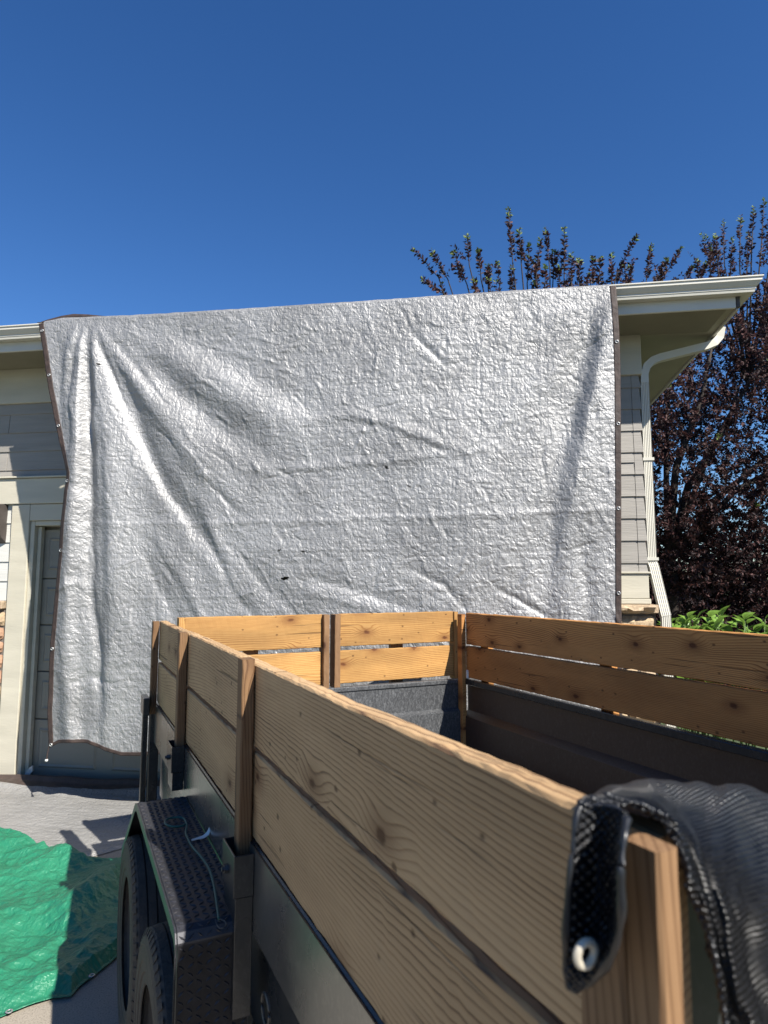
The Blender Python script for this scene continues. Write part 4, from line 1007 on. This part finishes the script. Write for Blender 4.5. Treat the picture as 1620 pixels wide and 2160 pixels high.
hk.tube([tuple(q) for q in smooth(hpts, 24)], .0015, 6); hk.build('hook', M['bolt'], cord, True)
# pale plastic strip caught on the fender
q0 = at_z(405, 1772, FW + .004); zp = MB()
st = [at_z(x, y, FW + h_) for x, y, h_ in ((404, 1770, .004), (416, 1766, .006), (428, 1762, .010), (436, 1755, .018), (441, 1745, .030))]
st2 = [at_z(x, y, FW + h_) for x, y, h_ in ((404, 1773, .004), (417, 1770, .006), (431, 1767, .010), (441, 1760, .016), (444, 1748, .028))]
vs = [p - q0 for p in st] + [p - q0 for p in st2] + [p - q0 - np.array([0, 0, .0015]) for p in st] + [p - q0 - np.array([0, 0, .0015]) for p in st2]
fs = []
for i in range(4): fs += [(i, i + 1, 6 + i, 5 + i), (10 + i, 15 + i, 16 + i, 11 + i), (i, 10 + i, 11 + i, i + 1), (5 + i, 6 + i, 16 + i, 15 + i)]
fs += [(0, 5, 15, 10), (4, 14, 19, 9)]
zp.add(vs, fs); zo = zp.build('plastic_strip', M['whiteplastic']); zo.location = q0
tag(zo, 'curled pale plastic strip lying on the fender beside the cord', 'strip')

# ================================================================== BLACK MESH TARP
def bilinear(ctrl, nr, nc, sm=True):
    C = np.array(ctrl, float); r, c_ = C.shape[:2]
    def cubic(A, n):
        m_ = A.shape[0]; u = np.linspace(0, m_ - 1, n); k = np.minimum(u.astype(int), m_ - 2); f = (u - k)[(...,) + (None,) * (A.ndim - 1)]
        p0 = A[np.maximum(k - 1, 0)]; p1 = A[k]; p2 = A[k + 1]; p3 = A[np.minimum(k + 2, m_ - 1)]
        return .5 * (2 * p1 + (p2 - p0) * f + (2 * p0 - 5 * p1 + 4 * p2 - p3) * f ** 2 + (3 * p1 - p0 - 3 * p2 + p3) * f ** 3)
    A = cubic(C, nr); return np.swapaxes(cubic(np.swapaxes(A, 0, 1), nc), 0, 1)
drape = [
    [(1224, 1712, .70), (1300, 1705, .76), (1400, 1700, .79), (1500, 1700, .81), (1620, 1730, .84), (1760, 1770, .88)],
    [(1219, 1694, .63), (1300, 1672, .67), (1400, 1650, .69), (1500, 1656, .70), (1620, 1682, .72), (1780, 1720, .75)],
    [(1217, 1696, .590), (1318, 1680, .605), (1420, 1682, .61), (1510, 1708, .61), (1620, 1742, .615), (1790, 1800, .63)],
    [(1222, 1704, .562), (1330, 1690, .585), (1428, 1722, .575), (1515, 1782, .565), (1620, 1835, .56), (1790, 1900, .57)],
    [(1290, 1694, .575), (1385, 1712, .572), (1462, 1796, .555), (1530, 1872, .545), (1625, 1925, .54), (1790, 2000, .55)],
    [(1400, 1722, .566), (1432, 1772, .555), (1492, 1880, .545), (1555, 1970, .54), (1632, 2020, .54), (1790, 2100, .55)],
    [(1432, 1790, .552), (1466, 1880, .546), (1522, 1990, .543), (1580, 2080, .538), (1645, 2120, .538), (1800, 2200, .55)],
    [(1464, 1890, .548), (1502, 1990, .545), (1552, 2110, .542), (1605, 2180, .537), (1660, 2220, .537), (1800, 2300, .55)],
    [(1502, 2010, .545), (1530, 2110, .543), (1577, 2220, .540), (1625, 2290, .536), (1680, 2330, .536), (1810, 2400, .55)],
    [(1526, 2160, .545), (1552, 2240, .543), (1592, 2330, .540), (1640, 2390, .536), (1700, 2420, .536), (1820, 2480, .55)],
]
def ctrl_world(ct): return [[at_depth(p[0], p[1], p[2] * KT) for p in row] for row in ct]
Cw = bilinear(ctrl_world(drape), 130, 100)
uvw = np.zeros((130, 100, 2)); uvw[..., 0] = np.linspace(0, .34, 100)[None, :]; uvw[..., 1] = np.linspace(0, .62, 130)[:, None]
du = np.gradient(Cw, axis=1); dv = np.gradient(Cw, axis=0); nn = np.cross(du, dv); nn /= np.linalg.norm(nn, axis=-1, keepdims=True) + 1e-9
UU = uvw[..., 0]; VV = uvw[..., 1]
wr = .009 * gnoise(UU * 17 + 3, VV * 3.2, 81) * np.clip(UU / .1, 0, 1) + .010 * ridged(UU * 13 + VV * 2.2, VV * 1.6, 87, 2) * np.clip(UU / .06, 0, 1) + .006 * gnoise(UU * 26, VV * 14, 83) + .0035 * np.exp(-((UU - .018) / .006) ** 2)
sgn = 1 if (nn[60, 50] @ (CP - Cw[60, 50])) > 0 else -1
Cw = Cw + nn * (sgn * wr)[..., None]
bt0 = (TR * .47 + TL * .38) * KT + np.array([0, 0, .8])
bt = empty('mesh_tarp', bt0); tag(bt, 'black mesh tarp draped over the wooden corner stakes of the trailer', 'tarp')
o = link('sheet', grid_mesh('sheet', Cw - bt0, None, uvw), M['mesh'], bt)
sol = o.modifiers.new('solid', 'SOLIDIFY'); sol.thickness = .0015; sol.offset = 0
for ci in (3, 8, 13):                     # stitched rows of the edge binding
    sq_ = MB(); pts = smooth(Cw[26:128:2, ci], 330) - bt0 + (CP - Cw[70, ci]) / np.linalg.norm(CP - Cw[70, ci]) * .0012
    sq_.tube([tuple(q) for q in pts], [.0013 + .0013 * max(0, math.sin(i * .8)) for i in range(330)], 6); sq_.build('stitching', M['mesh'], bt, True)
flap = [
    [(1222, 1704, .556), (1262, 1696, .546), (1300, 1702, .536), (1326, 1716, .525)],
    [(1212, 1745, .548), (1258, 1750, .552), (1292, 1752, .542), (1316, 1762, .508)],
    [(1206, 1810, .543), (1256, 1815, .556), (1288, 1815, .545), (1311, 1820, .500)],
    [(1200, 1880, .542), (1252, 1885, .558), (1286, 1885, .546), (1312, 1880, .498)],
    [(1196, 1950, .542), (1250, 1955, .556), (1284, 1950, .545), (1310, 1940, .499)],
    [(1192, 2010, .542), (1240, 2016, .545), (1275, 2008, .535), (1302, 1990, .505)],
    [(1194, 2060, .545), (1222, 2068, .538), (1252, 2056, .530), (1288, 2026, .515)],
    [(1200, 2082, .548), (1220, 2086, .544), (1240, 2076, .538), (1270, 2052, .526)],
]
Fw = bilinear(ctrl_world(flap), 90, 60)
uvf = np.zeros((90, 60, 2)); uvf[..., 0] = np.linspace(0, .06, 60)[None, :]; uvf[..., 1] = np.linspace(0, .18, 90)[:, None]
Fw = Fw + (TR * -1)[None, None] * (.0025 * gnoise(uvf[..., 0] * 120, uvf[..., 1] * 60, 85))[..., None]
o = link('flap', grid_mesh('flap', Fw - bt0, None, uvf), M['mesh'], bt)
sol = o.modifiers.new('solid', 'SOLIDIFY'); sol.thickness = .003; sol.offset = 0
# rolled hem round the flap
ring = [Fw[0, 2], Fw[8, 0], Fw[30, 0], Fw[55, 0], Fw[75, 0], Fw[87, 8], Fw[89, 25], Fw[84, 50], Fw[70, 59], Fw[50, 59], Fw[30, 59], Fw[14, 59], Fw[4, 59]]
hr_ = MB(); sp2 = smooth(ring, 110) - bt0
rad = [(.0026 + .0006 * math.sin(i * .31) + .0004 * math.sin(i * .77)) for i in range(110)]
hr_.tube([tuple(q) for q in sp2], rad, 8); hr_.build('rolled_hem', M['mesh'], bt, True)
gb = MB(); prof = [(.003 * math.sin(2 * math.pi * k / 9), .0078 + .0032 * math.cos(2 * math.pi * k / 9)) for k in range(10)]; gb.lathe(prof, 24, 'y')
go = gb.build('grommet', M['brass'], bt, True); gq = at_depth(1236, 2012, .528 * KT); go.location = Vector(gq - bt0); go.rotation_euler = (0.05, 0, .45)

# ================================================================== TREES AND SHRUBS
def leaves_mesh(name, pos, dirs, size, mats_idx, mats, seed, fold=.25):
    """many small folded leaves: pos (n,3), dirs (n,3) leaf axis, size (n,)"""
    r = np.random.default_rng(seed); n = len(pos)
    d = dirs / (np.linalg.norm(dirs, axis=1, keepdims=True) + 1e-9)
    t = r.normal(size=(n, 3)); a = np.cross(d, t); a /= np.linalg.norm(a, axis=1, keepdims=True) + 1e-9; b_ = np.cross(a, d)
    L = size[:, None]; Wd = L * .24
    v0 = pos; v1 = pos + d * L * .5 + a * Wd + b_ * L * fold * .4; v2 = pos + d * L - b_ * L * .06; v3 = pos + d * L * .5 - a * Wd + b_ * L * fold * .4
    V = np.stack([v0, v1, v2, v3], 1).reshape(-1, 3)
    tri = (np.arange(n)[:, None] * 4 + np.array([0, 1, 2, 0, 2, 3])[None]).reshape(-1)
    me = bpy.data.meshes.new(name); me.vertices.add(n * 4); me.vertices.foreach_set('co', V.reshape(-1).astype(np.float32))
    me.loops.add(n * 6); me.loops.foreach_set('vertex_index', tri.astype(np.int32)); me.polygons.add(n * 2)
    me.polygons.foreach_set('loop_start', np.arange(0, n * 6, 3, dtype=np.int32)); me.update(calc_edges=True)
    for m_ in mats: me.materials.append(m_)
    me.polygons.foreach_set('material_index', np.repeat(mats_idx, 2).astype(np.int32)); return me
LM = [M['leaf_purple'], M['leaf_dark'], M['leaf_tip']]
def shoot_leaves(base, tip, r, n, size, green_tip=True):
    pos = []; dirs = []; sz = []; mi = []
    ax = tip - base; L = np.linalg.norm(ax); ax = ax / L
    for k in range(n):
        t = r.uniform(.08, 1.0) ** .8
        p = base + (tip - base) * t
        o = r.normal(size=3); o -= ax * (o @ ax); o /= np.linalg.norm(o)
        d = o * r.uniform(.6, 1.1) + ax * r.uniform(.1, .9) + np.array([0, 0, -.25]) * r.uniform(0, 1)
        pos.append(p); dirs.append(d); sz.append(size * r.uniform(.65, 1.25) * (1.0 if t < .9 else .75)); mi.append(2 if (green_tip and t > .84 and r.random() < .8) else int(r.random() < .45))
    return pos, dirs, sz, mi
# tree 1: upright shoots standing above the roof
r1 = np.random.default_rng(5)
D0 = 13.0
t1b = at_depth(1150, 1228, 13.2); t1b[2] = 0
tree1 = empty('plum_tree', t1b); tag(tree1, 'purple-leaved plum tree whose upright green-tipped shoots rise above the garage roof', 'tree')
tr = MB(); fork = t1b + np.array([.1, 0, 2.2])
tr.tube([(0, 0, -.02), (.03, 0, 1.1), (.1, 0, 2.3)], [.17, .13, .12], 10)
tips = [(868, 520, 925, 585), (985, 495, 990, 560), (1073, 440, 1082, 560), (1095, 483, 1100, 560), (1150, 480, 1160, 570), (1190, 480, 1190, 600), (1345, 495, 1300, 580), (1375, 515, 1362, 600), (1438, 522, 1400, 585), (888, 588, 935, 615), (955, 528, 985, 600), (1010, 525, 1015, 590), (1028, 558, 1030, 612), (1048, 552, 1055, 612), (1117, 512, 1112, 600), (1140, 505, 1130, 590), (1170, 525, 1166, 600), (1205, 535, 1205, 612), (1222, 545, 1222, 612), (1252, 540, 1245, 610), (1268, 540, 1262, 610), (1290, 535, 1290, 606), (1310, 555, 1300, 606), (1405, 545, 1390, 600), (1460, 562, 1440, 600), (1490, 555, 1470, 600), (910, 528, 945, 590), (930, 595, 940, 640), (1000, 590, 1005, 640), (1080, 560, 1078, 630), (1150, 560, 1150, 640), (1240, 575, 1238, 640), (1330, 560, 1320, 610), (1130, 545, 1135, 620), (1030, 585, 1040, 640), (1180, 560, 1182, 635)]
pos, dirs, sz, mi = [], [], [], []
limb_tops = []
for (xt, yt, xb, yb) in tips:
    dep = D0 + r1.uniform(-1.1, 1.1)
    T = at_depth(xt, yt, dep); B = at_depth(xb, yb, dep + r1.uniform(-.2, .2))
    L = np.linalg.norm(T - B)
    a, b_, c_, d_i = shoot_leaves(B, T, r1, int(24 + L * 66), .098); pos += a; dirs += b_; sz += c_; mi += d_i
    mid = fork * .45 + B * .55 + np.array([0, 0, -.4])
    tr.tube([fork - t1b, mid - t1b, B - t1b, T - t1b], [.05, .028, .012, .004], 5)
    for k in range(1):
        u = r1.uniform(.0, .4); b0 = B + (T - B) * u - np.array([0, 0, r1.uniform(0, .3)]); e0 = b0 + np.array([r1.normal() * .22, r1.normal() * .2, r1.uniform(.12, .5)])
        a, b_, c_, d_i = shoot_leaves(b0, e0, r1, 26, .092, r1.random() < .35); pos += a; dirs += b_; sz += c_; mi += d_i
for k in range(70):                        # the body of the crown, hidden by the roof from here
    c_ = fork + np.array([r1.normal() * 1.7, r1.normal() * 1.0, r1.uniform(.6, 4.0)])
    e0 = c_ + np.array([r1.normal() * .4, r1.normal() * .4, r1.uniform(.3, .9)])
    a, b_, cc_, d_i = shoot_leaves(c_, e0, r1, 40, .11, False); pos += a; dirs += b_; sz += cc_; mi += d_i
tr.build('trunk', M['bark'], tree1, True)
tag(link('crown', leaves_mesh('crown', np.array(pos) - t1b, np.array(dirs), np.array(sz), np.array(mi), LM, 1), None, tree1), kind='stuff')
# tree 2: dense dark crown beside the house
r2 = np.random.default_rng(8)
t2b = np.array([4.35, 9.6, 0.0])
tree2 = empty('plum_tree', t2b); tag(tree2, 'dense dark purple plum tree filling the space beside the downspout corner', 'tree')
tr = MB(); tr.tube([(0, 0, -.02), (-.05, 0, .5), (-.12, 0, 1.2), (-.2, 0, 2.0)], [.16, .135, .12, .10], 10)
for (x, y, z_, r0) in ((-.05, 0, 2.1, .07), (.9, .2, 4.0, .07), (.35, -.2, 4.4, .065), (1.6, .3, 3.6, .06), (2.4, 0, 3.8, .05), (.1, .4, 4.6, .05), (1.2, -.5, 5.0, .045), (2.8, .4, 2.6, .05)):
    s0 = (-.2, 0, 1.9) if z_ > 3 else (-.12, 0, 1.2)
    mid = (s0[0] * .5 + x * .5 + r2.normal() * .1, y * .5, s0[2] * .5 + z_ * .5 + .15)
    tr.tube([s0, mid, (x, y, z_), (x * 1.25 + .1, y * 1.3, z_ + .9)], [r0, r0 * .8, r0 * .5, .012], 7)
pos, dirs, sz, mi = [], [], [], []
cc0 = np.array([1.55, .5, 3.35]); rad = np.array([2.9, 1.9, 3.35])
ncl = 0
gaps = [(at_depth(1530, 690, 9.8) - t2b, .42), (at_depth(1470, 770, 9.8) - t2b, .34), (at_depth(1420, 1045, 9.6) - t2b, .36), (at_depth(1395, 1000, 9.6) - t2b, .22), (at_depth(1590, 640, 10) - t2b, .3), (at_depth(1455, 640, 10) - t2b, .38), (at_depth(1445, 985, 9.6) - t2b, .2)]
def gapped(p):
    for c_, g_ in gaps:
        # distance from the line of sight through the gap
        cam_l = CP - t2b; ax = c_ - cam_l; ax = ax / np.linalg.norm(ax); v_ = p - cam_l; dd = np.linalg.norm(v_ - ax * (v_ @ ax))
        if dd < g_: return True
    return False
while ncl < 1700:
    q = r2.normal(size=3); q /= np.linalg.norm(q); q *= r2.uniform(.35, 1) ** .5
    c_ = cc0 + q * rad
    if c_[2] < .15: continue
    if gapped(c_) and r2.random() < .86: continue
    ncl += 1
    out = q * rad; out = out / np.linalg.norm(out) + np.array([0, 0, .55]); Ls = r2.uniform(.35, .75)
    e0 = c_ + out * Ls * .8 + r2.normal(size=3) * .12
    a, b_, k_, d_i = shoot_leaves(c_, e0, r2, 66, .064, r2.random() < .07); pos += a; dirs += b_; sz += k_; mi += d_i
    for s_i in range(2):
        e1 = c_ + r2.normal(size=3) * .38; a, b_, k_, d_i = shoot_leaves(c_, e1, r2, 36, .062, False); pos += a; dirs += b_; sz += k_; mi += d_i
for k in range(850):                       # the low skirt of the crown
    c_ = np.array([r2.uniform(-1.0, 4.2), r2.uniform(-.6, 2.2), r2.uniform(.15, 2.5)])
    for s_i in range(3):
        e1 = c_ + r2.normal(size=3) * .40; a, b_, k_, d_i = shoot_leaves(c_, e1, r2, 40, .064, False); pos += a; dirs += b_; sz += k_; mi += d_i
# ragged upright shoots on its top
for (xt, yt, xb, yb) in ((1525, 465, 1528, 560), (1562, 455, 1560, 560), (1590, 435, 1585, 540), (1612, 418, 1606, 520), (1500, 520, 1498, 590), (1470, 545, 1475, 600), (1545, 500, 1540, 580), (1578, 490, 1575, 580), (1640, 420, 1630, 520), (1510, 490, 1515, 575)):
    dep = 10 + r2.uniform(-.6, .6); T = at_depth(xt, yt, dep) - t2b; B = at_depth(xb, yb, dep) - t2b
    a, b_, k_, d_i = shoot_leaves(B, T, r2, 70, .066, True); pos += a; dirs += b_; sz += k_; mi += d_i
    tr.tube([np.array([1.2, .1, 4.6]), B, T], [.02, .010, .003], 5)
tr.build('trunk', M['bark'], tree2, True)
tag(link('crown', leaves_mesh('crown', np.array(pos), np.array(dirs), np.array(sz), np.array(mi), LM, 2), None, tree2), kind='stuff')
# bright green shrubs
def leaf_blade():
    m = MB(); n_ = 6; vs = []
    for i in range(n_ + 1):
        t = i / n_; w_ = .42 * math.sin(math.pi * min(1, t ** .8)) ** .9 * (1 - .25 * t); zc = -.28 * t * t + .10 * t
        vs += [(t, -w_, zc + .10 * w_ / .3), (t, 0, zc), (t, w_, zc + .10 * w_ / .3)]
    fs = []
    for i in range(n_): fs += [(i * 3, i * 3 + 1, i * 3 + 4, i * 3 + 3), (i * 3 + 1, i * 3 + 2, i * 3 + 5, i * 3 + 4)]
    m.add(vs, fs); me = m.mesh('leaf'); me.materials.append(M['leaf_green']); me.polygons.foreach_set('use_smooth', [True] * len(me.polygons)); return me
blade = leaf_blade()
r3 = np.random.default_rng(21)
shr = [(1418, 1304, 6.1, 'low green leafy shrub growing right against the downspout foot'), (1462, 1296, 6.4, 'green shrub with one upright bud, second along from the downspout'), (1510, 1304, 6.0, 'green leafy shrub in the middle of the row under the plum tree'), (1560, 1298, 6.3, 'green shrub with upright leafy tip, fourth along from the downspout'), (1612, 1290, 5.9, 'tallest bright green shrub of the row, farthest from the downspout'), (1668, 1296, 6.2, None)]
for si, (px_, py_, dep, lab) in enumerate(shr[:5]):
    top = at_depth(px_, py_, dep); b0 = np.array([top[0], top[1], -.03]); H_ = top[2]
    root = empty('shrub', b0); tag(root, lab, 'shrub', 'green shrubs in a row beside the garage')
    for k in range(11):
        an = r3.uniform(0, 6.28); rr_ = r3.uniform(.05, .26); hh = H_ * r3.uniform(.88, 1.03)
        p1 = np.array([math.cos(an) * rr_, math.sin(an) * rr_, hh]); p0 = np.array([math.cos(an) * .04, math.sin(an) * .04, 0])
        m = MB(); m.tube([p0, (p0 + p1) / 2 + np.array([.02, 0, 0]), p1], [.008, .006, .003], 5); m.build('stem', M['stem_green'], root, True)
        for q in range(9):
            t = 1 - (q / 9) * .42; base = p0 * (1 - t) + p1 * t; az = q * 2.4 + r3.uniform(-.3, .3); el = r3.uniform(-.35, .35) if q > 1 else r3.uniform(-1.15, -.5)
            o = link('leaf', blade, None, root); o.location = Vector(base); sc_ = r3.uniform(.13, .20) * (.7 if q < 2 else 1); o.scale = (sc_, sc_, sc_); o.rotation_euler = (r3.uniform(-.4, .4), el, az)
